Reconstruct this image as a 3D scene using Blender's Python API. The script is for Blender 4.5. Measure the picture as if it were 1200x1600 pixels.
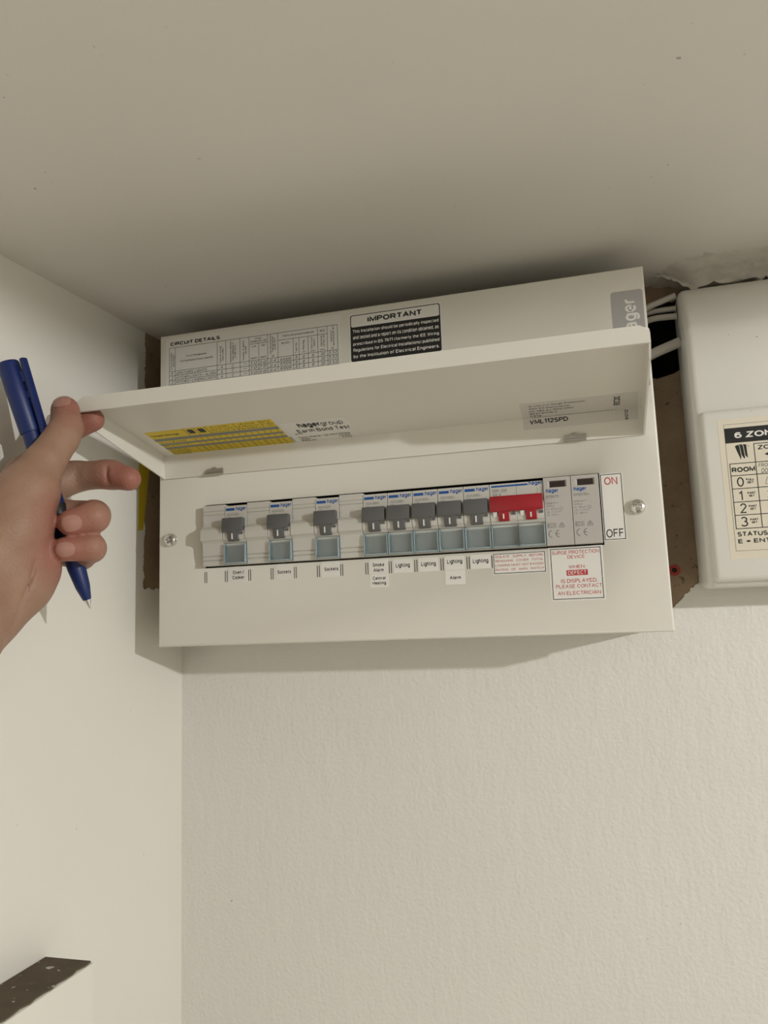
import bpy, bmesh, math, random
import numpy as np
from mathutils import Vector, Matrix

# ------------------------------------------------------------------ camera, world, light
scene = bpy.context.scene
for o in list(bpy.data.objects):
    bpy.data.objects.remove(o)
C = scene.collection
random.seed(7)

cam_data = bpy.data.cameras.new('camera')
cam = bpy.data.objects.new('camera', cam_data)
C.objects.link(cam)
scene.camera = cam
cam_data.sensor_fit = 'VERTICAL'
cam_data.sensor_height = 36.0
cam_data.sensor_width = 27.0
cam_data.lens = 1218.39 * 36.0 / 1600.0
cam_data.clip_start = 0.01
RIGHT = Vector((0.9626554, 0.2684037, -0.0354122))
DOWN = Vector((-0.0722102, 0.1284933, -0.9890779))
FWD = Vector((-0.2609220, 0.9546983, 0.1430763))
CAMPOS = Vector((0.31986, -0.52083, 0.01053))
m = Matrix.Identity(4)
for r in range(3):
    m[r][0] = RIGHT[r]; m[r][1] = -DOWN[r]; m[r][2] = -FWD[r]; m[r][3] = CAMPOS[r]
cam.matrix_world = m

world = bpy.data.worlds.new('room_ambience')
scene.world = world
world.use_nodes = True
wb = world.node_tree.nodes['Background']
wb.inputs[0].default_value = (1.0, 0.955, 0.81, 1)
wb.inputs[1].default_value = 0.94

bulb = bpy.data.lights.new('room_bulb', 'POINT')
bulb.energy = 53.0
bulb.color = (1.0, 1.0, 0.985)
bulb.shadow_soft_size = 0.015
bulb_ob = bpy.data.objects.new('room_bulb', bulb)
bulb_ob.location = (1.51, -0.82, 0.240)
C.objects.link(bulb_ob)

vs = scene.view_settings
vs.view_transform = 'Standard'
vs.look = 'None'
vs.gamma = 1.0
vs.use_curve_mapping = False
vs.exposure = -0.40

# ------------------------------------------------------------------ materials
MATS = {}
def nodes_of(name):
    mt = bpy.data.materials.new(name)
    mt.use_nodes = True
    nt = mt.node_tree
    return mt, nt, nt.nodes['Principled BSDF']

def plain(name, col, rough=0.5, metal=0.0, spec=0.5, bump=0.0, bscale=400.0, var=0.0, vscale=30.0, fleck=None, **kw):
    mt, nt, bs = nodes_of(name)
    bs.inputs['Base Color'].default_value = (*col, 1)
    bs.inputs['Roughness'].default_value = rough
    bs.inputs['Metallic'].default_value = metal
    bs.inputs['Specular IOR Level'].default_value = spec
    for k, v in kw.items():
        bs.inputs[k.replace('_', ' ')].default_value = v
    tc = nt.nodes.new('ShaderNodeTexCoord')
    if bump:
        n = nt.nodes.new('ShaderNodeTexNoise'); n.inputs['Scale'].default_value = bscale; n.inputs['Detail'].default_value = 3
        nt.links.new(tc.outputs['Object'], n.inputs['Vector'])
        b = nt.nodes.new('ShaderNodeBump'); b.inputs['Strength'].default_value = bump; b.inputs['Distance'].default_value = 0.0005
        nt.links.new(n.outputs['Fac'], b.inputs['Height']); nt.links.new(b.outputs['Normal'], bs.inputs['Normal'])
    n2 = nt.nodes.new('ShaderNodeTexNoise'); n2.inputs['Scale'].default_value = vscale; n2.inputs['Detail'].default_value = 4
    nt.links.new(tc.outputs['Object'], n2.inputs['Vector'])
    mix = nt.nodes.new('ShaderNodeMix'); mix.data_type = 'RGBA'
    mix.inputs['A'].default_value = (*[c * (1 - var) for c in col], 1)
    mix.inputs['B'].default_value = (*[min(1, c * (1 + var)) for c in col], 1)
    nt.links.new(n2.outputs['Fac'], mix.inputs['Factor'])
    out = mix.outputs['Result']
    if fleck:
        fc, lo, fs = fleck
        n4 = nt.nodes.new('ShaderNodeTexNoise'); n4.inputs['Scale'].default_value = fs; n4.inputs['Detail'].default_value = 4
        nt.links.new(tc.outputs['Object'], n4.inputs['Vector'])
        mr = nt.nodes.new('ShaderNodeMapRange'); mr.inputs['From Min'].default_value = lo; mr.inputs['From Max'].default_value = lo + 0.03
        nt.links.new(n4.outputs['Fac'], mr.inputs['Value'])
        mx = nt.nodes.new('ShaderNodeMix'); mx.data_type = 'RGBA'; mx.inputs['B'].default_value = (*fc, 1)
        nt.links.new(out, mx.inputs['A']); nt.links.new(mr.outputs[0], mx.inputs['Factor']); out = mx.outputs['Result']
    nt.links.new(out, bs.inputs['Base Color'])
    MATS[name] = mt
    return mt

def math_node(nt, op, a, b=None, clamp=False):
    n = nt.nodes.new('ShaderNodeMath'); n.operation = op; n.use_clamp = clamp
    for i, v in enumerate((a, b)):
        if v is None: continue
        if isinstance(v, (int, float)): n.inputs[i].default_value = v
        else: nt.links.new(v, n.inputs[i])
    return n.outputs[0]

def painted(name, col, kind):
    """White emulsion with roller stipple, specks, scuffs and (walls) an edge where the paint stops at bare brown plaster."""
    mt, nt, bs = nodes_of(name)
    tc = nt.nodes.new('ShaderNodeTexCoord')
    def noise(scale, detail=3, rough=0.5, stretch=None):
        n = nt.nodes.new('ShaderNodeTexNoise'); n.inputs['Scale'].default_value = scale
        n.inputs['Detail'].default_value = detail; n.inputs['Roughness'].default_value = rough
        if stretch:
            mp = nt.nodes.new('ShaderNodeMapping'); mp.inputs['Scale'].default_value = stretch
            nt.links.new(tc.outputs['Object'], mp.inputs['Vector']); nt.links.new(mp.outputs[0], n.inputs['Vector'])
        else:
            nt.links.new(tc.outputs['Object'], n.inputs['Vector'])
        return n.outputs['Fac']
    def ramp(fac, lo, hi):
        n = nt.nodes.new('ShaderNodeMapRange'); n.inputs['From Min'].default_value = lo; n.inputs['From Max'].default_value = hi
        nt.links.new(fac, n.inputs['Value']); return n.outputs[0]
    def mixc(f, a, b):
        n = nt.nodes.new('ShaderNodeMix'); n.data_type = 'RGBA'
        nt.links.new(f, n.inputs['Factor'])
        for key, v in (('A', a), ('B', b)):
            if isinstance(v, tuple): n.inputs[key].default_value = (*v, 1)
            else: nt.links.new(v, n.inputs[key])
        return n.outputs['Result']
    c = mixc(noise(9, 4), tuple(x * 0.97 for x in col), tuple(min(1, x * 1.03) for x in col))
    sx = nt.nodes.new('ShaderNodeSeparateXYZ'); nt.links.new(tc.outputs['Object'], sx.inputs[0])
    X, Y, Z = sx.outputs
    # sparse little dark specks and scuffs
    sp = math_node(nt, 'MULTIPLY', ramp(noise(260, 2), 0.74, 0.78), ramp(noise(14, 2), 0.52, 0.62))
    c = mixc(math_node(nt, 'MULTIPLY', sp, 0.6, True), c, (0.16, 0.15, 0.14))
    hgt = math_node(nt, 'MULTIPLY', noise(330, 3), 0.7)
    dist, strength = 0.0006, 0.35
    if kind == 'back':
        hgt = math_node(nt, 'ADD', hgt, math_node(nt, 'MULTIPLY', noise(120, 3, 0.5, (1.0, 1.0, 0.35)), 0.8))
        line = math_node(nt, 'ADD', math_node(nt, 'MULTIPLY', math_node(nt, 'SUBTRACT', X, 0.3685), 1.05), 0.0135)
        line = math_node(nt, 'MAXIMUM', line, 0.0125)
        d = math_node(nt, 'SUBTRACT', Z, line)
        d = math_node(nt, 'ADD', d, math_node(nt, 'MULTIPLY', math_node(nt, 'SUBTRACT', noise(150, 4, 0.6), 0.5), 0.010))
        strength = 1.0
        dist = 0.0008
    elif kind == 'left':
        d1 = math_node(nt, 'SUBTRACT', Y, 0.029); d2 = math_node(nt, 'SUBTRACT', Z, 0.047)
        d = math_node(nt, 'MINIMUM', d1, d2)
        d = math_node(nt, 'ADD', d, math_node(nt, 'MULTIPLY', math_node(nt, 'SUBTRACT', noise(120, 4, 0.6), 0.5), 0.012))
        strength = 0.12
        hgt = math_node(nt, 'ADD', hgt, math_node(nt, 'MULTIPLY', noise(25, 2, 0.5, (1.0, 1.0, 0.3)), 3.0))
    else:
        d = None
        hgt = math_node(nt, 'ADD', hgt, math_node(nt, 'MULTIPLY', noise(40, 4), 1.2))
        strength = 0.3
    if d is not None:
        bare = ramp(d, -0.0003, 0.0003)
        brown = mixc(noise(45, 5, 0.65), (0.20, 0.135, 0.085), (0.40, 0.30, 0.20))
        dark = math_node(nt, 'MULTIPLY', ramp(noise(120, 4, 0.7), 0.62, 0.70), 0.75)
        brown = mixc(dark, brown, (0.05, 0.035, 0.025))
        c = mixc(bare, c, brown)
        edge = math_node(nt, 'MULTIPLY', ramp(d, -0.0006, 0.0), ramp(d, 0.0010, 0.0002))
        c = mixc(math_node(nt, 'MULTIPLY', edge, 0.55), c, (0.10, 0.07, 0.05))
        hgt = math_node(nt, 'SUBTRACT', hgt, math_node(nt, 'MULTIPLY', bare, 1.4))
    nt.links.new(c, bs.inputs['Base Color'])
    bs.inputs['Roughness'].default_value = 0.55 if kind != 'left' else 0.38
    bs.inputs['Specular IOR Level'].default_value = 0.35
    b = nt.nodes.new('ShaderNodeBump'); b.inputs['Strength'].default_value = strength; b.inputs['Distance'].default_value = dist
    nt.links.new(hgt, b.inputs['Height']); nt.links.new(b.outputs['Normal'], bs.inputs['Normal'])
    MATS[name] = mt
    return mt

painted('back_wall_paint', (0.775, 0.765, 0.73), 'back')
painted('left_wall_paint', (0.78, 0.76, 0.70), 'left')
painted('ceiling_paint', (0.77, 0.75, 0.70), 'ceiling')
plain('ambience_block_paint', (0.34, 0.30, 0.25), 0.6, var=0.05, vscale=8)  # mid-tone so the added front wall bounces little light
plain('floor_boards', (0.34, 0.27, 0.20), 0.6, var=0.2, vscale=12)
plain('plaster', (0.64, 0.61, 0.555), 0.85, bump=0.9, bscale=260, var=0.25, vscale=70)
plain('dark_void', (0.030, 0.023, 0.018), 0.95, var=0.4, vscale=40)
plain('trim_paint', (0.80, 0.78, 0.71), 0.45, bump=0.15, bscale=120, var=0.02)
plain('bare_timber', (0.10, 0.075, 0.048), 0.85, bump=0.8, bscale=300, var=0.45, vscale=60, fleck=((0.5, 0.48, 0.42), 0.66, 170))
plain('white_steel', (0.755, 0.735, 0.67), 0.33, bump=0.04, bscale=900, var=0.012, vscale=20)
plain('gap_shade', (0.015, 0.015, 0.016), 0.9)  # near-black put in for the shade seen through the module gaps
plain('sticker_white', (0.80, 0.79, 0.755), 0.4, var=0.01)
plain('sticker_silver', (0.64, 0.62, 0.585), 0.35, var=0.02)
plain('sticker_grey', (0.42, 0.41, 0.41), 0.4, var=0.02)
plain('sticker_cream', (0.74, 0.69, 0.57), 0.5, var=0.05, vscale=60)
plain('sticker_yellow', (0.74, 0.56, 0.015), 0.45, var=0.03)
plain('print_black', (0.012, 0.012, 0.013), 0.5)
plain('print_red', (0.50, 0.030, 0.045), 0.5)
plain('print_blue', (0.006, 0.085, 0.34), 0.45)
plain('print_grey', (0.21, 0.205, 0.20), 0.5)
plain('print_stripe', (0.23, 0.23, 0.20), 0.5)
plain('print_pen', (0.06, 0.06, 0.07), 0.6)
plain('print_white', (0.80, 0.79, 0.76), 0.5)
plain('module_plastic', (0.60, 0.59, 0.55), 0.42, bump=0.05, bscale=900, var=0.012)
plain('surge_plastic', (0.50, 0.485, 0.455), 0.42, bump=0.05, bscale=900, var=0.012)
plain('label_card', (0.40, 0.41, 0.40), 0.6, var=0.02)
plain('toggle_grey', (0.115, 0.117, 0.12), 0.42, var=0.03)
plain('toggle_red', (0.35, 0.012, 0.022), 0.35, var=0.03)
plain('window_brown', (0.035, 0.022, 0.022), 0.2)
plain('chrome', (0.72, 0.71, 0.69), 0.22, metal=1.0)
plain('clip_steel', (0.48, 0.46, 0.43), 0.35, metal=0.75)
plain('clear_plastic', (0.93, 0.98, 1.0), 0.03, Transmission_Weight=1.0, IOR=1.15)
plain('clear_rim', (0.60, 0.74, 0.80), 0.10, Transmission_Weight=0.55, IOR=1.45)  # bluish plastic, lightened to carry the highlights on the cap's edges
plain('alarm_plastic', (0.74, 0.73, 0.69), 0.38, bump=0.05, bscale=500, var=0.03, vscale=25, fleck=((0.30, 0.28, 0.25), 0.745, 330))
plain('cable_sheath', (0.50, 0.48, 0.44), 0.5, var=0.06)
plain('plug_red', (0.38, 0.03, 0.022), 0.45, var=0.1)
plain('strip_yellow', (0.62, 0.46, 0.02), 0.5, var=0.08)
plain('pen_blue', (0.002, 0.016, 0.115), 0.42, var=0.05, bump=0.05, bscale=800)
plain('pen_grip', (0.012, 0.013, 0.018), 0.4)
plain('nail', (0.40, 0.205, 0.165), 0.32, var=0.06, vscale=120)

def skin_material():
    mt, nt, bs = nodes_of('skin')
    tc = nt.nodes.new('ShaderNodeTexCoord')
    n = nt.nodes.new('ShaderNodeTexNoise'); n.inputs['Scale'].default_value = 70; n.inputs['Detail'].default_value = 5
    nt.links.new(tc.outputs['Object'], n.inputs['Vector'])
    mix = nt.nodes.new('ShaderNodeMix'); mix.data_type = 'RGBA'
    mix.inputs['A'].default_value = (0.285, 0.158, 0.105, 1); mix.inputs['B'].default_value = (0.385, 0.240, 0.168, 1)
    nt.links.new(n.outputs['Fac'], mix.inputs['Factor'])
    at = nt.nodes.new('ShaderNodeAttribute'); at.attribute_name = 'blush'
    mix2 = nt.nodes.new('ShaderNodeMix'); mix2.data_type = 'RGBA'
    mix2.inputs['B'].default_value = (0.33, 0.125, 0.095, 1)
    nt.links.new(mix.outputs['Result'], mix2.inputs['A']); nt.links.new(at.outputs['Fac'], mix2.inputs['Factor'])
    nt.links.new(mix2.outputs['Result'], bs.inputs['Base Color'])
    bs.inputs['Roughness'].default_value = 0.5
    bs.inputs['Specular IOR Level'].default_value = 0.35
    bs.inputs['Subsurface Weight'].default_value = 0.12
    bs.inputs['Subsurface Radius'].default_value = (1.0, 0.35, 0.2)
    bs.inputs['Subsurface Scale'].default_value = 0.003
    v = nt.nodes.new('ShaderNodeTexVoronoi'); v.inputs['Scale'].default_value = 700
    nt.links.new(tc.outputs['Object'], v.inputs['Vector'])
    n3 = nt.nodes.new('ShaderNodeTexNoise'); n3.inputs['Scale'].default_value = 160; n3.inputs['Detail'].default_value = 4
    nt.links.new(tc.outputs['Object'], n3.inputs['Vector'])
    hsum = math_node(nt, 'ADD', v.outputs['Distance'], math_node(nt, 'MULTIPLY', n3.outputs['Fac'], 1.6))
    b = nt.nodes.new('ShaderNodeBump'); b.inputs['Strength'].default_value = 0.28; b.inputs['Distance'].default_value = 0.0006
    nt.links.new(hsum, b.inputs['Height']); nt.links.new(b.outputs['Normal'], bs.inputs['Normal'])
    MATS['skin'] = mt
skin_material()

# ------------------------------------------------------------------ mesh helpers (all numbers in millimetres)
MM = 0.001
class G:
    """Collects vertices and faces of ONE mesh."""
    def __init__(self):
        self.v = []; self.f = []
    def add(self, vs, fs):
        b = len(self.v); self.v += [tuple(q) for q in vs]; self.f += [tuple(b + i for i in f) for f in fs]; return self
    def box(self, x0, x1, y0, y1, z0, z1):
        vs = [(x, y, z) for x in (x0, x1) for y in (y0, y1) for z in (z0, z1)]
        return self.add(vs, [(0, 1, 3, 2), (4, 6, 7, 5), (0, 4, 5, 1), (2, 3, 7, 6), (0, 2, 6, 4), (1, 5, 7, 3)])
    def prism(self, poly, x0, x1):
        """poly: (y, z) outline extruded along x."""
        n = len(poly)
        vs = [(x0, y, z) for y, z in poly] + [(x1, y, z) for y, z in poly]
        return self.add(vs, [tuple(range(n))[::-1], tuple(range(n, 2 * n))] + [(i, (i + 1) % n, n + (i + 1) % n, n + i) for i in range(n)])
    def slab(self, poly, y0, y1):
        """poly: (x, z) outline extruded along y."""
        n = len(poly)
        vs = [(x, y0, z) for x, z in poly] + [(x, y1, z) for x, z in poly]
        return self.add(vs, [tuple(range(n)), tuple(range(n, 2 * n))[::-1]] + [(i, n + i, n + (i + 1) % n, (i + 1) % n) for i in range(n)])
    def tube(self, pts, rad, n=12):
        pts = [Vector(q) for q in pts]
        rad = rad if isinstance(rad, (list, tuple)) else [rad] * len(pts)
        vs = []; up = None
        for i, q in enumerate(pts):
            t = (pts[min(i + 1, len(pts) - 1)] - pts[max(i - 1, 0)]).normalized()
            if up is None:
                up = t.orthogonal().normalized()
            a = (up - t * up.dot(t)).normalized(); up = a; b = t.cross(a)
            for k in range(n):
                an = 2 * math.pi * k / n
                vs.append(q + (a * math.cos(an) + b * math.sin(an)) * rad[i])
        fs = [(i * n + k, i * n + (k + 1) % n, (i + 1) * n + (k + 1) % n, (i + 1) * n + k) for i in range(len(pts) - 1) for k in range(n)]
        fs += [tuple(range(n))[::-1], tuple(range((len(pts) - 1) * n, len(pts) * n))]
        return self.add(vs, fs)

def make(name, g, mat, parent=None, o=(0, 0, 0), bevel=0.0, seg=2, smooth=35, kind=None):
    bm = bmesh.new()
    vs = [bm.verts.new(((x - o[0]) * MM, (y - o[1]) * MM, (z - o[2]) * MM)) for x, y, z in g.v]
    for f in g.f:
        try: bm.faces.new([vs[i] for i in f])
        except ValueError: pass
    bmesh.ops.recalc_face_normals(bm, faces=bm.faces)
    if bevel:
        ed = [e for e in bm.edges if len(e.link_faces) == 2 and e.calc_face_angle(0) > 0.5]
        bmesh.ops.bevel(bm, geom=ed, offset=bevel * MM, segments=seg, profile=0.5, affect='EDGES', clamp_overlap=True)
    me = bpy.data.meshes.new(name); bm.to_mesh(me); bm.free()
    if smooth:
        me.shade_smooth(); me.set_sharp_from_angle(angle=math.radians(smooth))
    me.materials.append(MATS[mat])
    ob = bpy.data.objects.new(name, me); C.objects.link(ob)
    if parent: ob.parent = parent
    elif any(o): ob.location = Vector(o) * MM
    if kind: ob['kind'] = kind
    return ob

def tag(ob, label, cat, group=None):
    ob['label'] = label; ob['category'] = cat
    if group: ob['group'] = group
    return ob

def thing(name, label, cat, loc, group=None):
    ob = bpy.data.objects.new(name, None); C.objects.link(ob)
    ob.empty_display_size = 0.01
    ob.location = Vector(loc) * MM
    return tag(ob, label, cat, group)

def copy_tree(ob, parent=None):
    c = ob.copy(); C.objects.link(c); c.parent = parent
    for ch in [q for q in bpy.data.objects if q.parent == ob]:
        copy_tree(ch, c)
    return c

# a plain sans lettering drawn as strokes (cap height 1), so every weight stays clean
def _arc(cx, cy, rx, ry, a0, a1, n=9):
    return [(cx + rx * math.cos(math.radians(a0 + (a1 - a0) * i / n)), cy + ry * math.sin(math.radians(a0 + (a1 - a0) * i / n))) for i in range(n + 1)]
def _o(cx, cy, rx, ry): return _arc(cx, cy, rx, ry, 90, 450, 16)
def _font():
    A = _arc
    return {
    'A': (.72, [[(0, 0), (.36, 1), (.72, 0)], [(.13, .34), (.59, .34)]]),
    'B': (.62, [[(0, .52), (.36, .52)] + A(.36, .26, .26, .26, 90, -90) + [(0, 0), (0, 1), (.34, 1)] + A(.34, .76, .24, .24, 90, -90)]),
    'C': (.70, [A(.38, .5, .38, .5, 42, 318, 14)]),
    'D': (.68, [[(0, 0), (0, 1), (.26, 1)] + A(.26, .5, .42, .5, 90, -90, 12) + [(0, 0)]]),
    'E': (.58, [[(.56, 1), (0, 1), (0, 0), (.58, 0)], [(0, .53), (.52, .53)]]),
    'F': (.55, [[(.55, 1), (0, 1), (0, 0)], [(0, .52), (.48, .52)]]),
    'G': (.74, [A(.38, .5, .38, .5, 42, 318, 14) + [(.72, .44), (.42, .44)]]),
    'H': (.66, [[(0, 0), (0, 1)], [(.66, 0), (.66, 1)], [(0, .53), (.66, .53)]]),
    'I': (.06, [[(.03, 0), (.03, 1)]]),
    'J': (.46, [[(.46, 1), (.46, .24)] + A(.23, .24, .23, .24, 0, -175)]),
    'K': (.64, [[(0, 0), (0, 1)], [(.60, 1), (0, .38)], [(.20, .58), (.64, 0)]]),
    'L': (.52, [[(0, 1), (0, 0), (.52, 0)]]),
    'M': (.80, [[(0, 0), (0, 1), (.40, .12), (.80, 1), (.80, 0)]]),
    'N': (.66, [[(0, 0), (0, 1), (.66, 0), (.66, 1)]]),
    'O': (.78, [_o(.39, .5, .39, .5)]),
    'P': (.60, [[(0, 0), (0, 1), (.34, 1)] + A(.34, .74, .26, .26, 90, -90) + [(0, .48)]]),
    'Q': (.78, [_o(.39, .5, .39, .5), [(.48, .22), (.76, -.04)]]),
    'R': (.64, [[(0, 0), (0, 1), (.36, 1)] + A(.36, .74, .26, .26, 90, -90) + [(0, .48)], [(.38, .48), (.64, 0)]]),
    'S': (.60, [A(.30, .74, .27, .26, 28, 262, 12) + A(.30, .26, .30, .26, 85, -155, 12)]),
    'T': (.62, [[(0, 1), (.62, 1)], [(.31, 1), (.31, 0)]]),
    'U': (.66, [[(0, 1), (0, .32)] + A(.33, .32, .33, .32, 180, 360) + [(.66, 1)]]),
    'V': (.68, [[(0, 1), (.34, 0), (.68, 1)]]),
    'W': (.96, [[(0, 1), (.24, 0), (.48, .96), (.72, 0), (.96, 1)]]),
    'X': (.66, [[(0, 1), (.66, 0)], [(0, 0), (.66, 1)]]),
    'Y': (.66, [[(0, 1), (.33, .46), (.66, 1)], [(.33, .46), (.33, 0)]]),
    'Z': (.60, [[(.02, 1), (.58, 1), (0, 0), (.60, 0)]]),
    'a': (.50, [A(.24, .50, .22, .22, 155, 0) + [(.46, .08), (.50, 0)], [(.46, .42)] + A(.22, .20, .22, .20, 75, 330, 10) + [(.46, .22)]]),
    'b': (.50, [[(0, 1), (0, 0)], _o(.26, .36, .25, .36)]),
    'c': (.46, [A(.25, .36, .25, .36, 48, 312, 12)]),
    'd': (.50, [[(.50, 1), (.50, 0)], _o(.24, .36, .24, .36)]),
    'e': (.50, [[(.02, .38), (.49, .38)] + A(.25, .36, .25, .36, 8, 315, 13)]),
    'f': (.28, [A(.26, .82, .15, .17, 80, 180, 5) + [(.11, 0)], [(0, .70), (.27, .70)]]),
    'g': (.50, [_o(.24, .36, .24, .36), [(.50, .71), (.50, -.04)] + A(.25, -.04, .25, .22, 0, -150)]),
    'h': (.46, [[(0, 1), (0, 0)], [(0, .42)] + A(.23, .46, .23, .26, 175, 0) + [(.46, 0)]]),
    'i': (.06, [[(.03, 0), (.03, .71)], [(.03, .88), (.03, 1.0)]]),
    'j': (.12, [[(.10, .71), (.10, -.12), (0, -.24)], [(.10, .88), (.10, 1.0)]]),
    'k': (.46, [[(0, 0), (0, 1)], [(.43, .71), (0, .28)], [(.16, .43), (.46, 0)]]),
    'l': (.06, [[(.03, 0), (.03, 1)]]),
    'm': (.76, [[(0, .71), (0, 0)], [(0, .44)] + A(.19, .48, .19, .24, 175, 0) + [(.38, 0)], [(.38, .44)] + A(.57, .48, .19, .24, 175, 0) + [(.76, 0)]]),
    'n': (.46, [[(0, .71), (0, 0)], [(0, .42)] + A(.23, .46, .23, .26, 175, 0) + [(.46, 0)]]),
    'o': (.52, [_o(.26, .36, .26, .36)]),
    'p': (.50, [[(0, .71), (0, -.27)], _o(.26, .36, .25, .36)]),
    'q': (.50, [[(.50, .71), (.50, -.27)], _o(.24, .36, .24, .36)]),
    'r': (.28, [[(0, .71), (0, 0)], [(0, .40)] + A(.24, .44, .24, .27, 175, 80, 6)]),
    's': (.44, [A(.22, .54, .20, .18, 25, 260, 9) + A(.22, .18, .22, .18, 85, -155, 9)]),
    't': (.26, [[(.10, .92), (.10, .12)] + A(.22, .12, .12, .12, 180, 285, 4), [(0, .70), (.26, .70)]]),
    'u': (.46, [[(0, .71), (0, .26)] + A(.23, .26, .23, .26, 180, 360) + [(.46, .71)], [(.46, .3), (.46, 0)]]),
    'v': (.46, [[(0, .71), (.23, 0), (.46, .71)]]),
    'w': (.70, [[(0, .71), (.18, 0), (.35, .66), (.52, 0), (.70, .71)]]),
    'x': (.46, [[(0, .71), (.46, 0)], [(0, 0), (.46, .71)]]),
    'y': (.46, [[(0, .71), (.24, .02)], [(.46, .71), (.18, -.18), (.02, -.25)]]),
    'z': (.42, [[(.02, .71), (.40, .71), (0, 0), (.42, 0)]]),
    '0': (.54, [_o(.27, .5, .27, .5)]),
    '1': (.26, [[(0, .76), (.24, 1), (.24, 0)]]),
    '2': (.54, [A(.27, .73, .26, .27, 170, -25, 10) + [(0, 0), (.54, 0)]]),
    '3': (.54, [A(.26, .75, .24, .25, 155, -85, 10), A(.26, .26, .28, .26, 88, -155, 11)]),
    '4': (.56, [[(.42, 0), (.42, 1), (0, .30), (.56, .30)]]),
    '5': (.54, [[(.48, 1), (.10, 1), (.05, .50)] + A(.27, .33, .27, .33, 130, -150, 12)]),
    '6': (.54, [A(.28, .62, .28, .38, 40, 180, 8) + [(0, .34)], _o(.27, .32, .27, .32)]),
    '7': (.52, [[(0, 1), (.52, 1), (.18, 0)]]),
    '8': (.54, [_o(.27, .75, .24, .25), _o(.27, .26, .27, .26)]),
    '9': (.54, [A(.26, .38, .28, .38, 220, 360, 8) + [(.54, .66)], _o(.27, .68, .27, .32)]),
    '.': (.08, [[(.04, 0), (.04, .10)]]), ',': (.10, [[(.07, .10), (.03, -.14)]]), ':': (.08, [[(.04, 0), (.04, .12)], [(.04, .52), (.04, .64)]]),
    '/': (.36, [[(0, -.05), (.36, 1.05)]]), '(': (.22, [A(.30, .42, .28, .66, 130, 230, 7)]), ')': (.22, [A(-.08, .42, .28, .66, 50, -50, 7)]),
    '-': (.30, [[(0, .38), (.30, .38)]]), '+': (.50, [[(0, .4), (.5, .4)], [(.25, .15), (.25, .65)]]), '=': (.56, [[(0, .30), (.56, .30)], [(0, .58), (.56, .58)]]),
    '~': (.46, [A(.12, .38, .12, .10, 180, 0, 5) + A(.35, .38, .11, .10, 180, 360, 5)]), '\u2264': (.50, [[(.5, .85), (0, .55), (.5, .25)], [(0, .05), (.5, .05)]]),
    '\u03bc': (.48, [[(0, .71), (0, -.25)], [(0, .2)] + A(.23, .2, .23, .2, 180, 360) + [(.46, .71)]]), '\u00b2': (.28, [A(.14, .86, .13, .14, 170, -25, 6) + [(0, .5), (.28, .5)]]),
    '\u2206': (.6, [[(0, 0), (.3, .9), (.6, 0), (0, 0)]]), '\u03a9': (.7, [[(0, 0), (.24, 0)] + A(.35, .56, .35, .44, 250, -70, 12) + [(.46, 0), (.7, 0)]]),
    }
FONT = _font()
_glyph = {}
def _stroke(pts, w_, v, f):
    closed = abs(pts[0][0] - pts[-1][0]) < 1e-6 and abs(pts[0][1] - pts[-1][1]) < 1e-6
    P_ = [Vector(q) for q in (pts[:-1] if closed else pts)]
    q = [P_[0]]
    for p_ in P_[1:]:
        if (p_ - q[-1]).length > 1e-4: q.append(p_)
    P_ = q; n = len(P_); b = len(v)
    for i in range(n):
        d0 = (P_[i] - P_[i - 1]).normalized() if (i > 0 or closed) else None
        d1 = (P_[(i + 1) % n] - P_[i]).normalized() if (i < n - 1 or closed) else None
        if d0 is None: d0 = d1
        if d1 is None: d1 = d0
        n0 = Vector((-d0.y, d0.x)); n1 = Vector((-d1.y, d1.x)); m_ = n0 + n1
        if m_.length < 1e-3: m_ = n0
        m_.normalize(); k = (w_ / 2) / max(0.45, m_.dot(n1))
        v.append(tuple(P_[i] + m_ * k)); v.append(tuple(P_[i] - m_ * k))
    for i in range(n if closed else n - 1):
        a = b + 2 * i; c = b + 2 * ((i + 1) % n)
        f.append((a, a + 1, c + 1, c))
def glyphs(body, bold, align, shear, line):
    key = (body, bold, align, shear, line)
    if key not in _glyph:
        w_ = 0.125 + bold * 2.4
        v = []; f = []
        rows_ = body.split('\n'); lens = []
        for r_ in rows_:
            x = 0.0
            for ch in r_: x += 0.36 if ch == ' ' else FONT.get(ch, (.5, []))[0] + 0.20 + w_ * 0.35
            lens.append(x)
        for k, r_ in enumerate(rows_):
            x = (max(lens) - lens[k]) / 2 if align == 'CENTER' else 0.0
            y0 = -k * 1.42 * line
            for ch in r_:
                if ch == ' ': x += 0.36; continue
                gw, st = FONT.get(ch, (.5, []))
                for si, pl_ in enumerate(st):
                    b_ = len(v)
                    _stroke([(x + a + w_ / 2 + shear * c, y0 + c * (1 - w_) + w_ / 2) for a, c in pl_], w_, v, f)
                    v[b_:] = [(q[0], q[1], si * 0.012) for q in v[b_:]]      # crossing strokes lie on top of each other, not in one plane
                x += gw + 0.20 + w_ * 0.35
        xs = [q[0] for q in v]; ys = [q[1] for q in v]
        _glyph[key] = (v, f, min(xs), max(xs), min(ys), max(ys))
    return _glyph[key]

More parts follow.
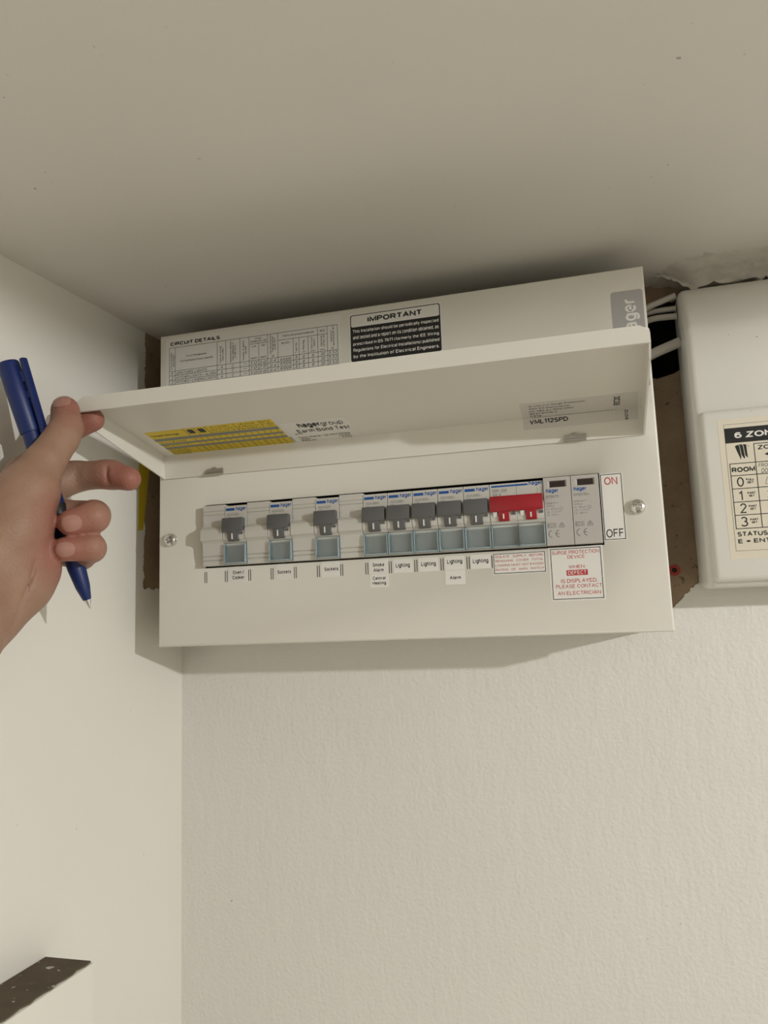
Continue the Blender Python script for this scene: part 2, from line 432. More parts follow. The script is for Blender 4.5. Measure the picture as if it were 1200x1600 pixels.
class Print:
    """Flat print collected in label coordinates (u right, v up, mm), then laid on a surface."""
    def __init__(self):
        self.v = []; self.f = []
    def _add(self, v, f):
        b = len(self.v); self.v += v; self.f += [tuple(b + i for i in q) for q in f]; return self
    def text(self, body, u0, v0, u1, v1, bold=0.0, align='LEFT', rot=0, shear=0.0, line=1.0):
        """Fit the text's outline into the box; rot=90 reads upwards."""
        v, f, a, b, c, d = glyphs(body, bold, align, shear, line)
        out = []
        for x, y, e in v:
            s = (x - a) / max(b - a, 1e-6); t = (y - c) / max(d - c, 1e-6)
            if rot == 90: out.append((u1 - t * (u1 - u0), v0 + s * (v1 - v0), e))
            elif rot == -90: out.append((u0 + t * (u1 - u0), v1 - s * (v1 - v0), e))
            else: out.append((u0 + s * (u1 - u0), v0 + t * (v1 - v0), e))
        return self._add(out, f)
    def rect(self, u0, v0, u1, v1):
        return self._add([(u0, v0), (u1, v0), (u1, v1), (u0, v1)], [(0, 1, 2, 3)])
    def ring(self, u0, v0, u1, v1, w):
        self.rect(u0, v0, u1, v0 + w); self.rect(u0, v1 - w, u1, v1); self.rect(u0, v0, u0 + w, v1); return self.rect(u1 - w, v0, u1, v1)
    def line(self, u0, v0, u1, v1, w):
        d = Vector((u1 - u0, v1 - v0)).normalized() * w / 2
        n = Vector((-d.y, d.x))
        return self._add([(u0 + n.x, v0 + n.y), (u0 - n.x, v0 - n.y), (u1 - n.x, v1 - n.y), (u1 + n.x, v1 + n.y)], [(0, 1, 2, 3)])
    def poly(self, pts):
        return self._add(list(pts), [tuple(range(len(pts)))])
    def arc(self, u, v, r, a0, a1, w, n=16):
        pts = [(u + q * math.cos(math.radians(a0 + (a1 - a0) * i / n)), v + q * math.sin(math.radians(a0 + (a1 - a0) * i / n))) for q in (r - w / 2, r + w / 2) for i in range(n + 1)]
        return self._add(pts, [(i, i + 1, n + 2 + i, n + 1 + i) for i in range(n)])
    def rrect(self, u0, v0, u1, v1, r, n=5):
        pts = []
        for cx, cy, a in ((u1 - r, v1 - r, 0), (u0 + r, v1 - r, 90), (u0 + r, v0 + r, 180), (u1 - r, v0 + r, 270)):
            pts += [(cx + r * math.cos(math.radians(a + 90 * i / n)), cy + r * math.sin(math.radians(a + 90 * i / n))) for i in range(n + 1)]
        return self.poly(pts)
    def marks(self, u0, v0, u1, v1, gap=0.35):
        """A line of print too small to read: a row of short strokes."""
        u = u0; h = v1 - v0
        while u < u1:
            w = random.uniform(0.25, 0.6) * h
            self.rect(u, v0, min(u + w * 0.6, u1), v0 + h * random.choice((0.6, 0.7, 1.0)))
            u += w + gap * h * random.choice((0.6, 0.6, 1.6))
        return self

class Frame:
    def __init__(self, o, U, V):
        self.o = Vector(o); self.U = Vector(U).normalized(); self.V = Vector(V).normalized(); self.N = self.U.cross(self.V)
    def at(self, u, v, n=0.0):
        return self.o + self.U * u + self.V * v + self.N * n

def lay(name, pr, frame, lift, mat, parent, o=(0, 0, 0)):
    g = G(); g.add([frame.at(q[0], q[1], lift + (q[2] if len(q) > 2 else 0.0)) for q in pr.v], pr.f)
    return make(name, g, mat, parent, o, smooth=0)

def plate(name, frame, u0, v0, u1, v1, t, mat, parent, o=(0, 0, 0), r=0.0):
    """A sticker: a thin sheet with real thickness."""
    p = Print()
    if r: p.rrect(u0, v0, u1, v1, r)
    else: p.rect(u0, v0, u1, v1)
    n = len(p.v); g = G()
    g.add([frame.at(u, v, 0.005) for u, v in p.v] + [frame.at(u, v, t) for u, v in p.v],
          [tuple(range(n))[::-1], tuple(range(n, 2 * n))] + [(i, (i + 1) % n, n + (i + 1) % n, n + i) for i in range(n)])
    return make(name, g, mat, parent, o, smooth=0)

# ------------------------------------------------------------------ the setting
D = 88.0            # back wall behind the face of the consumer unit
LX = -31.0          # left wall
SOFFIT = -560.0    # front edge of the low ceiling
def ceil_z(y): return 257.6 + 0.049 * y

def back_wall():
    outer = [(LX, -1600), (1700, -1600), (1700, 300), (LX, 300)]
    hole = [(340, 244), (352, 249), (366, 247), (376, 250), (388, 247), (402, 254), (418, 250), (420, 205), (408, 190), (394, 196), (385, 191), (372, 188), (358, 194), (341, 190)]
    bm = bmesh.new()
    def loop(pts):
        vs = [bm.verts.new((x * MM, D * MM, z * MM)) for x, z in pts]
        return [bm.edges.new((vs[i], vs[(i + 1) % len(vs)])) for i in range(len(vs))]
    e = loop(outer) + loop(hole)
    bmesh.ops.triangle_fill(bm, use_beauty=True, use_dissolve=False, edges=e)
    for f in bm.faces:
        f.normal_update()
        if f.normal.y > 0: f.normal_flip()
    me = bpy.data.meshes.new('wall_back'); bm.to_mesh(me); bm.free()
    me.materials.append(MATS['back_wall_paint'])
    ob = bpy.data.objects.new('wall_back', me); C.objects.link(ob); ob['kind'] = 'structure'
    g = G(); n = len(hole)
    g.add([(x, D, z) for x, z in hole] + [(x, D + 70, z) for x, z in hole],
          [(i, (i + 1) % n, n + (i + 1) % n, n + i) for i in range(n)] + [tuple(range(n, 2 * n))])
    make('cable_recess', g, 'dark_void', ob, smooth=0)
    return ob
wall_back = back_wall()

g = G(); g.box(LX - 100, LX, -1500, D + 80, -1600, 700)
make('wall_left', g, 'left_wall_paint', kind='structure', smooth=0)
g = G()
g.prism([(D + 80, ceil_z(D + 80)), (SOFFIT, ceil_z(SOFFIT)), (SOFFIT, 700), (D + 80, 700)], LX - 100, 1700)
ceiling = make('ceiling', g, 'ceiling_paint', kind='structure', smooth=0)
g = G(); g.box(LX - 100, 1300, -1600, -1500, -1600, 700)
make('wall_ambience_block', g, 'ambience_block_paint', kind='structure', smooth=0)  # unseen wall added to keep ambience from reaching the left side
g = G(); g.box(LX - 100, 1700, -1600, SOFFIT, 700, 740)
make('ceiling', g, 'ceiling_paint', kind='structure', smooth=0)  # unseen upper ceiling added so ambience enters only from the right
g = G(); g.box(LX, 1700, -1500, D, -1620, -1600)
make('floor', g, 'floor_boards', kind='structure', smooth=0)

# ragged coved plaster where the ceiling meets the wall above the alarm box
def cove():
    rng = np.random.default_rng(3)
    nx, na = 90, 14
    vs = []; fs = []
    for i in range(nx):
        x = 370 + i * 3.5
        tp = min(1.0, (i / 9.0)) ** 1.5
        drop = 3.0 * math.sin(i * 0.31) + 2.2 * math.sin(i * 0.83 + 1)
        for k in range(na):
            t = k / (na - 1)
            an = t * math.pi / 2
            y = 22 + 46 * math.sin(an) + rng.normal(0, 0.35) * (0.3 + t)
            z = ceil_z(y) + 1.0 - (14 + drop * 0.3) * tp * (1 - math.cos(an)) + rng.normal(0, 0.55) * (0.3 + t)
            if k == 0: z += 1.5
            if k == na - 1: z += rng.normal(0, 1.5)
            vs.append((x, y, z))
        vs.append((x, D + 2, ceil_z(D) - 8 * tp + rng.normal(0, 0.5)))
    m_ = na + 1
    for i in range(nx - 1):
        for k in range(m_ - 1):
            a = i * m_ + k; fs.append((a, a + 1, a + m_ + 1, a + m_))
    fs.append(tuple(range(m_))[::-1])
    g = G(); g.add(vs, fs)
    make('plaster_edge', g, 'plaster', ceiling, smooth=60)
cove()

# boxed-in casing along the left wall with a bare timber top
g = G(); g.box(LX + 0.1, 3.7, -600, -75.5, -1599, -188)
trim = make('trim_1', g, 'trim_paint', kind='structure', bevel=1.2)
g = G()
top = []
for i in range(87):
    y = -77 - i * 6
    top.append((2.0 + 0.9 * math.sin(i * 2.3), y))
pl = [(LX + 0.4, -77)] + top + [(LX + 0.4, top[-1][1])]
n = len(pl)
g.add([(x, y, -187.9) for x, y in pl] + [(x, y, -187.0) for x, y in pl], [tuple(range(n)), tuple(range(n, 2 * n))[::-1]] + [(i, n + i, n + (i + 1) % n, (i + 1) % n) for i in range(n)])
make('timber_top', g, 'bare_timber', trim, smooth=0)

# ------------------------------------------------------------------ consumer unit
W, H = 362.1, 241.2
unit = thing('consumer_unit', 'long white metal consumer unit with its lid held open, mounted under the ceiling', 'fuse box', (0, 0, 0))
AX0, AX1, AZ0, AZ1 = 38.8, 324.0, 56.5, 103.7

def cover():
    g = G(); b = 1.6
    def ring(x0, x1, z0, z1, y, r=0.0, n=4):
        if not r: return [(x0, y, z0), (x1, y, z0), (x1, y, z1), (x0, y, z1)]
        out = []
        for cx, cz, a in ((x0 + r, z0 + r, 180), (x1 - r, z0 + r, 270), (x1 - r, z1 - r, 0), (x0 + r, z1 - r, 90)):
            out += [(cx + r * math.cos(math.radians(a + 90 * i / n)), y, cz + r * math.sin(math.radians(a + 90 * i / n))) for i in range(n + 1)]
        return out
    def band(a, c):
        n = len(a); g.add(a + c, [(i, (i + 1) % n, n + (i + 1) % n, n + i) for i in range(n)])
    # front ring between aperture and outline
    o_ = (b, W - b, b, H - b)
    xs = [o_[0], AX0, AX1, o_[1]]; zs = [o_[2], AZ0, AZ1, o_[3]]
    for i in range(3):
        for k in range(3):
            if i == 1 and k == 1: continue
            g.add([(xs[i], 0, zs[k]), (xs[i + 1], 0, zs[k]), (xs[i + 1], 0, zs[k + 1]), (xs[i], 0, zs[k + 1])], [(0, 1, 2, 3)])
    prev = ring(b, W - b, b, H - b, 0)
    for i in range(1, 5):
        an = i / 4 * math.pi / 2
        e = b * (1 - math.sin(an)); y = b * (1 - math.cos(an))
        cur = ring(e, W - e, e, H - e, y); band(prev, cur); prev = cur
    band(prev, ring(0, W, 0, H, 26)); band(ring(0, W, 0, H, 26), ring(1.2, W - 1.2, 1.2, H - 1.2, 26))
    band(ring(AX0, AX1, AZ0, AZ1, 0), ring(AX0, AX1, AZ0, AZ1, 1.5))
    ob = make('front_cover', g, 'white_steel', unit, smooth=25)
    bm = bmesh.new(); bm.from_mesh(ob.data); bmesh.ops.remove_doubles(bm, verts=bm.verts, dist=1e-6)
    bmesh.ops.recalc_face_normals(bm, faces=bm.faces); bm.to_mesh(ob.data); bm.free()
    return ob
cover()
g = G(); g.box(1.4, W - 1.4, 22, D - 0.5, 1.4, H - 1.4)
make('back_box', g, 'white_steel', unit, smooth=0)
g = G(); g.box(8, W - 8, 20.5, 21.9, 8, H - 8)
make('gap_shade_sheet', g, 'gap_shade', unit, smooth=0)  # dark sheet added so the slits round the modules look unlit

FACE = Frame((0, 0, 0), (1, 0, 0), (0, 0, 1))       # front of the cover, outward normal -y

def screw(x, z, turn):
    g = G(); nr, na = 12, 40; R_ = 5.0
    vs = [(0, -2.6, 0)]; fs = []
    for i in range(1, nr + 1):
        r = R_ * i / nr
        for k in range(na):
            an = 2 * math.pi * k / na
            hgt = 1.6 + 2.6 * math.sqrt(max(0.0, 1 - (r / (R_ * 1.0)) ** 2)) if i < nr else 0.0
            px, pz = r * math.cos(an), r * math.sin(an)
            a2 = an + math.radians(turn)
            qx, qz = r * math.cos(a2), r * math.sin(a2)
            if (abs(qx) < 0.75 and abs(qz) < 2.6) or (abs(qz) < 0.75 and abs(qx) < 2.6): hgt -= 1.5
            elif r < 1.6: hgt -= 1.0
            vs.append((px, -hgt - 0.3 if i < nr else -0.02, pz))
    fs += [(0, 1 + k, 1 + (k + 1) % na) for k in range(na)]
    for i in range(nr - 1):
        fs += [(1 + i * na + k, 1 + (i + 1) * na + k, 1 + (i + 1) * na + (k + 1) % na, 1 + i * na + (k + 1) % na) for k in range(na)]
    g.add([(x + a, b, z + c) for a, b, c in vs], fs)
    sc = make('cover_screw', g, 'chrome', unit, smooth=40)
    sc['label'] = 'domed chrome cross-head screw'
screw(10.8, 79.3, 20); screw(346.1, 79.6, 10)

# --- lid: a shallow folded tray hinged above the aperture
LX0, LX1 = 5.0, 354.3
RF = (-4.0, 143.7)          # floor edge at the hinge side (y, z)
FF = (-105.0, 160.5)        # floor edge at the front
def lid():
    g = G(); t = 1.2
    u = Vector((FF[0] - RF[0], FF[1] - RF[1])).normalized(); w = Vector((-u.y, u.x)) * -1
    if w.y < 0: w = -w
    # floor, with clipped front corners
    c = 5.0
    def fl(x, s, k): q = Vector(RF) + u * s + w * (t * k); return (x, q.x, q.y)
    L = (Vector(FF) - Vector(RF)).length
    pl = [(LX0, 0), (LX1, 0), (LX1, L - 4), (LX1 - c, L), (LX0 + c, L), (LX0, L - 4)]
    n = len(pl)
    g.add([fl(x, s, 0) for x, s in pl] + [fl(x, s, 1) for x, s in pl], [tuple(range(n))[::-1], tuple(range(n, 2 * n))] + [(i, (i + 1) % n, n + (i + 1) % n, n + i) for i in range(n)])
    # hinge-side flange
    g.prism([(RF[0], RF[1] + 0.6), (-1.8, 126.0), (-0.7, 126.0), (RF[0] + 1.1, RF[1] + 1.1)], LX0, LX1)
    # front flange, its end corners clipped where the sheet is folded
    za, zb = 161.4, 152.0
    pl = [(LX0 + 0.3, zb), (LX1 - 0.3, zb), (LX1 - 0.3, za - 3.4), (LX1 - c, za), (LX0 + c, za), (LX0 + 0.3, za - 3.4)]
    n = len(pl)
    def yy(z): return -105.4 - (za - z) * 0.14
    g.add([(x, yy(z), z) for x, z in pl] + [(x, yy(z) - 1.0, z) for x, z in pl], [tuple(range(n)), tuple(range(n, 2 * n))[::-1]] + [(i, n + i, n + (i + 1) % n, (i + 1) % n) for i in range(n)])
    # returned lip along the front flange
    g.box(LX0 + 0.5, LX1 - 0.5, -107.7, -105.9, 151.2, 152.1)
    for x0, x1 in ((LX0, LX0 + 1.1), (LX1 - 1.1, LX1)):
        g.prism([(RF[0], RF[1] + 0.8), (-101.0, 160.3), (-105.2, 157.5), (-105.6, 152.0), (-98.0, 145.9), (-1.8, 126.0), (-1.2, 127.0)], x0, x1)
    return make('lid', g, 'white_steel', unit, smooth=0)
lid_ob = lid()
LIDF = Frame((0, RF[0], RF[1]), (1, 0, 0), (0, FF[0] - RF[0], FF[1] - RF[1]))       # u = x, v = from hinge to front
FLANGE = Frame((0, RF[0], RF[1]), (1, 0, 0), (0, RF[0] + 1.8, RF[1] - 126.0))       # v negative = down the hinge flange

def clip(x0, x1):
    g = G(); xm = (x0 + x1) / 2
    g.slab([(x0, 126.6), (x1, 126.6), (x1, 130.2), (xm + 2, 130.2), (xm + 1, 131.3), (xm - 1.5, 131.3), (xm - 2.5, 130.2), (x0 + 1.5, 130.2), (x0, 129.4)], -3.6, -2.6)
    g.tube([(x0, -3.4, 126.6), (x1, -3.4, 126.6)], 1.2, 10)
    c = make('hinge_clip', g, 'clip_steel', lid_ob, smooth=40)
    c['label'] = 'bright metal hinge clip'
clip(41.4, 55.4); clip(303.4, 317.6)

# --- printed labels on the cover
def sticker(name, label, box, mat='sticker_white', frame=FACE, t=0.10, r=0.0, parent=unit):
    s = plate(name, frame, *box, t, mat, parent, r=r); s['label'] = label
    return s

# tables and notices above the lid
cd = sticker('circuit_chart', 'white circuit details chart filled in by hand', (5.5, 138, 150, 238))
P = Print()
P.text('CIRCUIT DETAILS', 9.2, 231.9, 52.0, 235.2, bold=0.045)
cols = [8.5, 13.6, 49.6, 56.9, 68.7, 76.2, 84.1, 91.4, 99.8, 112.1, 116.7, 123.9, 131.5, 139.0, 147.0]
topz, hdr, bot = 230.2, 211.2, 140.0
lw = 0.32
for i, x in enumerate(cols):
    tz = topz
    if i in (6,): tz = 224.4
    if i in (9, 10, 11): tz = 224.4
    P.line(x, bot, x, tz, lw)
P.line(cols[0], topz, cols[-1], topz, lw); P.line(cols[5], 224.4, cols[7], 224.4, lw); P.line(cols[8], 224.4, cols[13], 224.4, lw)
rows = [hdr - 3.65 * k for k in range(20)]
for z in rows: P.line(cols[0], z, cols[-1], z, lw)
def vtext(i, body, z0, z1, pad=1.0, bold=0.012):
    k = len(body.split('\n')); w_ = cols[i + 1] - cols[i]; h_ = min(w_ - 2 * pad, 1.75 * k)
    m_ = (cols[i] + cols[i + 1]) / 2
    P.text(body, m_ - h_ / 2, z0, m_ + h_ / 2, z1, bold=bold, rot=90, align='CENTER', line=0.95)
vtext(0, 'Circuit Number\nand Phase', 212.5, 226.5, 0.8)
P.text('Circuit Designation', 23, 221.2, 40.5, 223.0, bold=0.015)
P.text('(For Distribution Circuits, board ID)', 18, 217.8, 46, 219.4, bold=0.012)
vtext(2, 'Type of wiring\n(see code)', 212.5, 226.0)
vtext(3, 'Reference method\n(see Appendix 4\nof BS 7671)', 212.5, 228.6)
vtext(4, 'Number of points\nserved', 212.5, 228.0)
P.text('Circuit\nConductors, csa', 77.2, 225.4, 90.4, 229.3, bold=0.012, align='CENTER', line=0.9)
P.text('Live', 78.4, 221.6, 82.0, 223.2, bold=0.012); P.text('cpc', 86.4, 221.4, 89.4, 223.2, bold=0.012)
P.text('(mm²)', 77.6, 212.2, 82.8, 214.0, bold=0.012); P.text('(mm²)', 85.4, 212.2, 90.4, 214.0, bold=0.012)
vtext(7, 'Max disconnection\ntime permitted\nby BS 7671', 214.6, 229.6, 0.8)
P.text('(s)', 94.6, 212.0, 96.6, 213.8, bold=0.012)
P.text('Overcurrent protective devices', 103.5, 226.3, 128.5, 228.2, bold=0.012)
P.text('BS (EN)', 102.8, 220.9, 109.2, 222.7, bold=0.012)
vtext(9, 'Type No.', 212.5, 221.0, 0.9); vtext(10, 'Rating', 214.6, 221.6, 2.2); P.text('(A)', 119.0, 212.2, 121.6, 213.8, bold=0.012)
vtext(11, 'Short-circuit\ncapacity', 214.2, 223.4, 1.0); P.text('(kA)', 125.8, 212.0, 129.2, 213.6, bold=0.012)
P.text('RCD', 133.3, 226.2, 137.2, 228.2, bold=0.012)
vtext(12, 'Operating\ncurrent, I∆n', 214.6, 224.0, 1.0); P.text('(mA)', 133.2, 212.0, 137.0, 213.6, bold=0.012)
vtext(13, 'Maximum Zs\npermitted by BS 7671', 214.6, 229.6, 1.0); P.text('(Ω)', 141.8, 212.0, 144.0, 213.6, bold=0.012)
lay('lettering', P, FACE, 0.16, 'print_black', cd)
P = Print()
hand_rows = [('1', 'UPSTAIRS LIGHTS', 'A', 'C', '—', '1.0', '1.0', '0.4', '61009', 'B', '6', '6', '30', '5.53'),
             ('2', 'KITCHEN LIGHTS + ALARM', 'A', 'C', '—', '1.0', '1.0', '0.4', '61009', 'B', '6', '6', '30', '5.53'),
             ('3', 'KITCHEN + LANDING LIGHTS', 'A', 'C', '—', '1.0', '1.0', '0.4', '61009', 'B', '6', '6', '30', '5.53')]
for k, cells in enumerate(hand_rows):
    z = rows[k] - 3.0
    for i, s in enumerate(cells):
        w_ = cols[i + 1] - cols[i]
        wid = min(w_ - 1.4, 1.75 * len(s)); h_ = 2.3
        x0 = cols[i] + 0.9 if i == 1 else (cols[i] + cols[i + 1]) / 2 - wid / 2
        dz = random.uniform(-0.2, 0.35)
        if s == '—': P.rect(x0, z + 1.2, x0 + 2.6, z + 1.5)
        else: P.text(s, x0, z + dz, x0 + wid, z + dz + h_, shear=0.25, bold=0.004)
lay('handwriting', P, FACE, 0.17, 'print_pen', cd)

im = sticker('important_notice', 'black and white IMPORTANT periodic inspection notice', (155.8, 198.6, 225.2, 236.4))
P = Print(); P.rrect(157.0, 200.0, 224.0, 235.4, 1.6); lay('black_field', P, FACE, 0.13, 'print_black', im)
P = Print(); P.rrect(157.7, 226.2, 223.3, 234.8, 1.3); lay('white_header', P, FACE, 0.16, 'print_white', im)
P = Print(); P.text('IMPORTANT', 170.2, 228.2, 210.4, 233.3, bold=0.045); lay('heading', P, FACE, 0.19, 'print_black', im)
P = Print()
for k, s in enumerate(('This Installation should be periodically inspected', 'and tested and a report on its condition obtained, as', 'prescribed in BS 7671 (formerly the IEE Wiring', 'Regulations for Electrical Installations) published', 'by the Institution of Electrical Engineers.')):
    z = 221.2 - k * 4.75
    P.text(s, 158.8, z, 222.6, z + 3.1, bold=0.022)
lay('lettering', P, FACE, 0.17, 'print_white', im)

gb = sticker('brand_sticker', 'grey sticker with white maker name reading upwards', (340.0, 158, 360.4, 225.2), 'sticker_grey', r=2.0)
P = Print(); P.text('hager', 347.2, 192.0, 357.6, 219.0, bold=0.018, rot=90)
lay('lettering', P, FACE, 0.16, 'print_white', gb)

# notices and circuit names below the aperture
def notice(name, label, box, border, lines, mat='print_red'):
    s = sticker(name, label, box)
    P = Print(); P.ring(*border, 0.45); lay('border', P, FACE, 0.15, 'print_black', s)
    P = Print()
    for body, u0, v0, u1, v1 in lines: P.text(body, u0, v0, u1, v1, bold=0.004)
    lay('lettering', P, FACE, 0.15, mat, s)
    return s
iso = notice('isolate_notice', 'small red-lettered isolate supply notice under the main switch', (251.4, 40.7, 286.6, 55.2), (252.1, 41.3, 286.0, 54.7),
    [('ISOLATE   SUPPLY   BEFORE', 253.2, 51.8, 284.8, 53.5), ('REMOVING   COVER   TOTAL', 253.2, 48.9, 284.8, 50.6), ('LOADING MUST NOT EXCEED', 253.2, 46.0, 284.8, 47.7), ('RATING   OF   MAIN   SWITCH', 253.2, 43.1, 284.8, 44.8)])
sur = notice('surge_notice', 'red-lettered surge protection device notice', (288.2, 21.6, 322.6, 56.6), (289.4, 22.6, 321.4, 55.6),
    [('SURGE PROTECTION', 290.4, 51.6, 320.4, 54.3), ('DEVICE', 300.2, 48.7, 311.0, 51.0), ('WHEN', 300.6, 42.2, 310.6, 44.7), ('IS DISPLAYED,', 295.2, 33.0, 318.2, 35.9), ('PLEASE CONTACT', 291.8, 29.6, 320.6, 32.3), ('AN ELECTRICIAN', 292.6, 25.2, 319.6, 28.0)])
P = Print(); P.rect(299.0, 37.8, 312.4, 41.4); lay('red_field', P, FACE, 0.14, 'print_red', sur)
P = Print(); P.text('DEFECT', 300.0, 38.4, 311.4, 40.8, bold=0.006); lay('white_lettering', P, FACE, 0.17, 'print_white', sur)
onf = notice('on_off_label', 'white ON and OFF label beside the surge modules', (324.1, 58.9, 338.3, 103.0), (324.5, 59.5, 337.7, 102.4), [('ON', 326.8, 95.0, 335.0, 100.8)])
P = Print(); P.text('OFF', 325.7, 60.9, 336.3, 66.4, bold=0.004); lay('off_lettering', P, FACE, 0.15, 'print_black', onf)

def name_label(body, u0, v0, u1, v1, tu0, tv0, tu1, tv1):
    s = sticker('circuit_name', 'tiny white circuit name label reading ' + body.replace('\n', ' '), (u0, v0, u1, v1), t=0.18)
    P = Print(); P.text(body, tu0, tv0, tu1, tv1, bold=0.024, align='CENTER', line=1.0); lay('lettering', P, FACE, 0.22, 'print_black', s)
name_label('Oven /\nCooker', 57.9, 45.0, 72.8, 56.0, 61.0, 47.2, 70.4, 53.6)
name_label('Sockets', 94.8, 45.0, 109.2, 55.6, 96.6, 49.4, 107.0, 52.0)
name_label('Sockets', 129.8, 45.0, 144.0, 55.6, 132.4, 49.6, 142.8, 52.2)
name_label('Smoke\nAlarm', 165.6, 45.8, 179.4, 55.4, 168.0, 47.0, 176.4, 53.2)
name_label('Central\nHeating', 165.8, 36.2, 179.4, 45.6, 167.6, 37.7, 177.2, 43.8)
name_label('Lighting', 182.8, 45.4, 196.6, 54.9, 184.6, 48.6, 194.6, 52.0)
name_label('Lighting', 200.8, 45.4, 214.6, 54.9, 202.6, 48.6, 212.8, 52.0)
name_label('Lighting', 219.0, 45.5, 232.6, 54.9, 220.6, 49.2, 231.0, 52.6)
name_label('Alarm', 219.0, 35.7, 232.6, 45.3, 222.0, 39.2, 229.6, 41.8)
name_label('Lighting', 236.6, 45.4, 250.2, 54.9, 238.2, 48.6, 248.6, 52.0)
for x in (39.4, 56.0, 74.7, 92.3, 110.2, 127.8, 145.2, 163.7, 180.6, 198.8, 217.1, 235.0, 251.2):
    P = Print()
    for dx in ((-0.75, 0.75) if x < 251 else (0.0,)):
        w_ = 0.55 if x < 251 else 0.9
        P.rect(x + dx - w_ / 2, 45.6, x + dx + w_ / 2, 53.8)
    lay('divider_mark', P, FACE, 0.06, 'print_black', unit)

# labels inside the lid
yl = sticker('torque_label', 'yellow torque settings table inside the lid', (16.0, 0.6, 113.0, 43.2), 'sticker_yellow', LIDF)
P = Print()
for v0, v1 in ((26.4, 31.0), (18.6, 21.8), (11.6, 15.0)): P.rect(16.0, v0, 113.0, v1)
lay('grey_bands', P, LIDF, 0.13, 'print_stripe', yl)
P = Print()
P.text('Torque Settings', 17.6, 34.4, 40.0, 37.6, bold=0.03)
for x in (46.4, 54.6, 63.0, 84.5, 103.5): P.line(x, 31.2, x, 43.0, 0.4)
for x in (48.0, 56.2):
    P.rrect(x, 34.2, x + 4.8, 41.0, 1.2)
for x0, x1 in ((64, 83.5), (85.5, 102.5)):
    P.marks(x0 + 3, 39.4, x1 - 3, 41.6); P.marks(x0 + 1, 35.8, x1 - 1, 38.0); P.marks(x0, 32.2, x1, 34.4)
P.marks(104.5, 39.6, 112.0, 41.8); P.marks(104.5, 36.2, 112.0, 38.4); P.marks(105.5, 33.0, 111.0, 35.0)
for v in (22.6, 15.8):
    P.marks(17.2, v + 0.4, 40.0, v + 2.6)
    for x in range(14): P.rect(46.4 + x * 4.9, v - 0.4, 46.8 + x * 4.9, v + 3.6)
for k in range(5):
    P.line(16.4, 11.4 - k * 2.3, 112.8, 11.4 - k * 2.3, 0.22); P.marks(16.8, 9.6 - k * 2.2, 34.0 - k * 0.8, 11.0 - k * 2.2)
for k in range(16):
    x = 40 + k * 4.9; P.line(x, 1.2, x, 11.4, 0.3)
    if k % 2: P.line(x + 1.2, 1.2, x + 1.2, 11.4, 0.3)
lay('lettering', P, LIDF, 0.16, 'print_black', yl)

eb = sticker('earth_test_label', 'white earth bond test label inside the lid', (115.5, 0.6, 163.6, 34.5), 'sticker_white', LIDF)
P = Print()
P.text('hager', 126.6, 22.6, 142.6, 31.2, bold=0.045); P.text('group', 143.0, 22.6, 159.0, 29.4, bold=0.0)
P.text('Earth Bond Test', 122.8, 15.6, 160.8, 21.4, bold=0.02); P.text('S/N:', 119.6, 13.2, 125.6, 15.8, bold=0.02)
P.text('Test Date: 12/01/2020', 119.4, 6.8, 158.0, 9.6, bold=0.02)
P.text('User:', 120.0, 3.8, 128.6, 6.2, bold=0.02); P.text('HAGER', 149.0, 3.8, 157.6, 6.2, bold=0.02)
P.text('Result:', 120.0, 0.9, 131.6, 3.3, bold=0.02); P.text('PASS', 150.6, 0.9, 157.6, 3.3, bold=0.02)
lay('lettering', P, LIDF, 0.16, 'print_black', eb)

vm = sticker('rating_label', 'silver rating label folded over the lid edge', (277.5, 0.1, 351.0, 24.0), 'sticker_silver', LIDF)
plate('label_fold', FLANGE, 277.5, -7.4, 351.0, 0.1, 0.10, 'sticker_silver', vm)
P = Print()
for k, (s, x1) in enumerate((('12 way c/w Surge Protection', 318.6), ('100A SW Disconnector', 309.0), ('InA 118A a.c 50Hz 230V', 311.5), ('BS EN 61439-3', 300.2), ('5.8 kg', 290.0))):
    P.text(s, 282.8, 17.6 - k * 3.9, x1, 20.4 - k * 3.9, bold=0.01)
P.marks(282.8, 0.4, 338, 1.7)
for k in range(2): P.rect(336.4 + k * 3.0, 8.0, 336.8 + k * 3.0, 20.0)
P.line(335.8, 14.5, 340.2, 21.0, 0.5); P.line(340.2, 14.5, 335.8, 21.0, 0.5); P.ring(336.6, 15.5, 339.6, 19.8, 0.4)
P.text('BRX', 336.0, 7.4, 339.6, 13.6, rot=90, bold=0.02)
lay('lettering', P, LIDF, 0.16, 'print_black', vm)
P = Print(); P.text('VML112SPD', 281.8, -4.4, 307.0, -0.7, bold=0.03); lay('model_lettering', P, FLANGE, 0.16, 'print_black', vm)
P = Print(); P.text('6012', 342.6, -7.0, 344.9, -0.6, rot=90, bold=0.02); lay('code_lettering', P, FLANGE, 0.16, 'print_black', vm)

# ------------------------------------------------------------------ modules in the aperture (built at x = 0, z = 0 upward)
PITCH, MX0, MZ0, MH = 17.72, 40.0, 57.6, 44.6
MF = Frame((0, 0, 0), (1, 0, 0), (0, 0, 1))
def at_y(out): return Frame((0, -out, 0), (1, 0, 0), (0, 0, 1))
EMPTYS = []
w = PITCH - 0.25

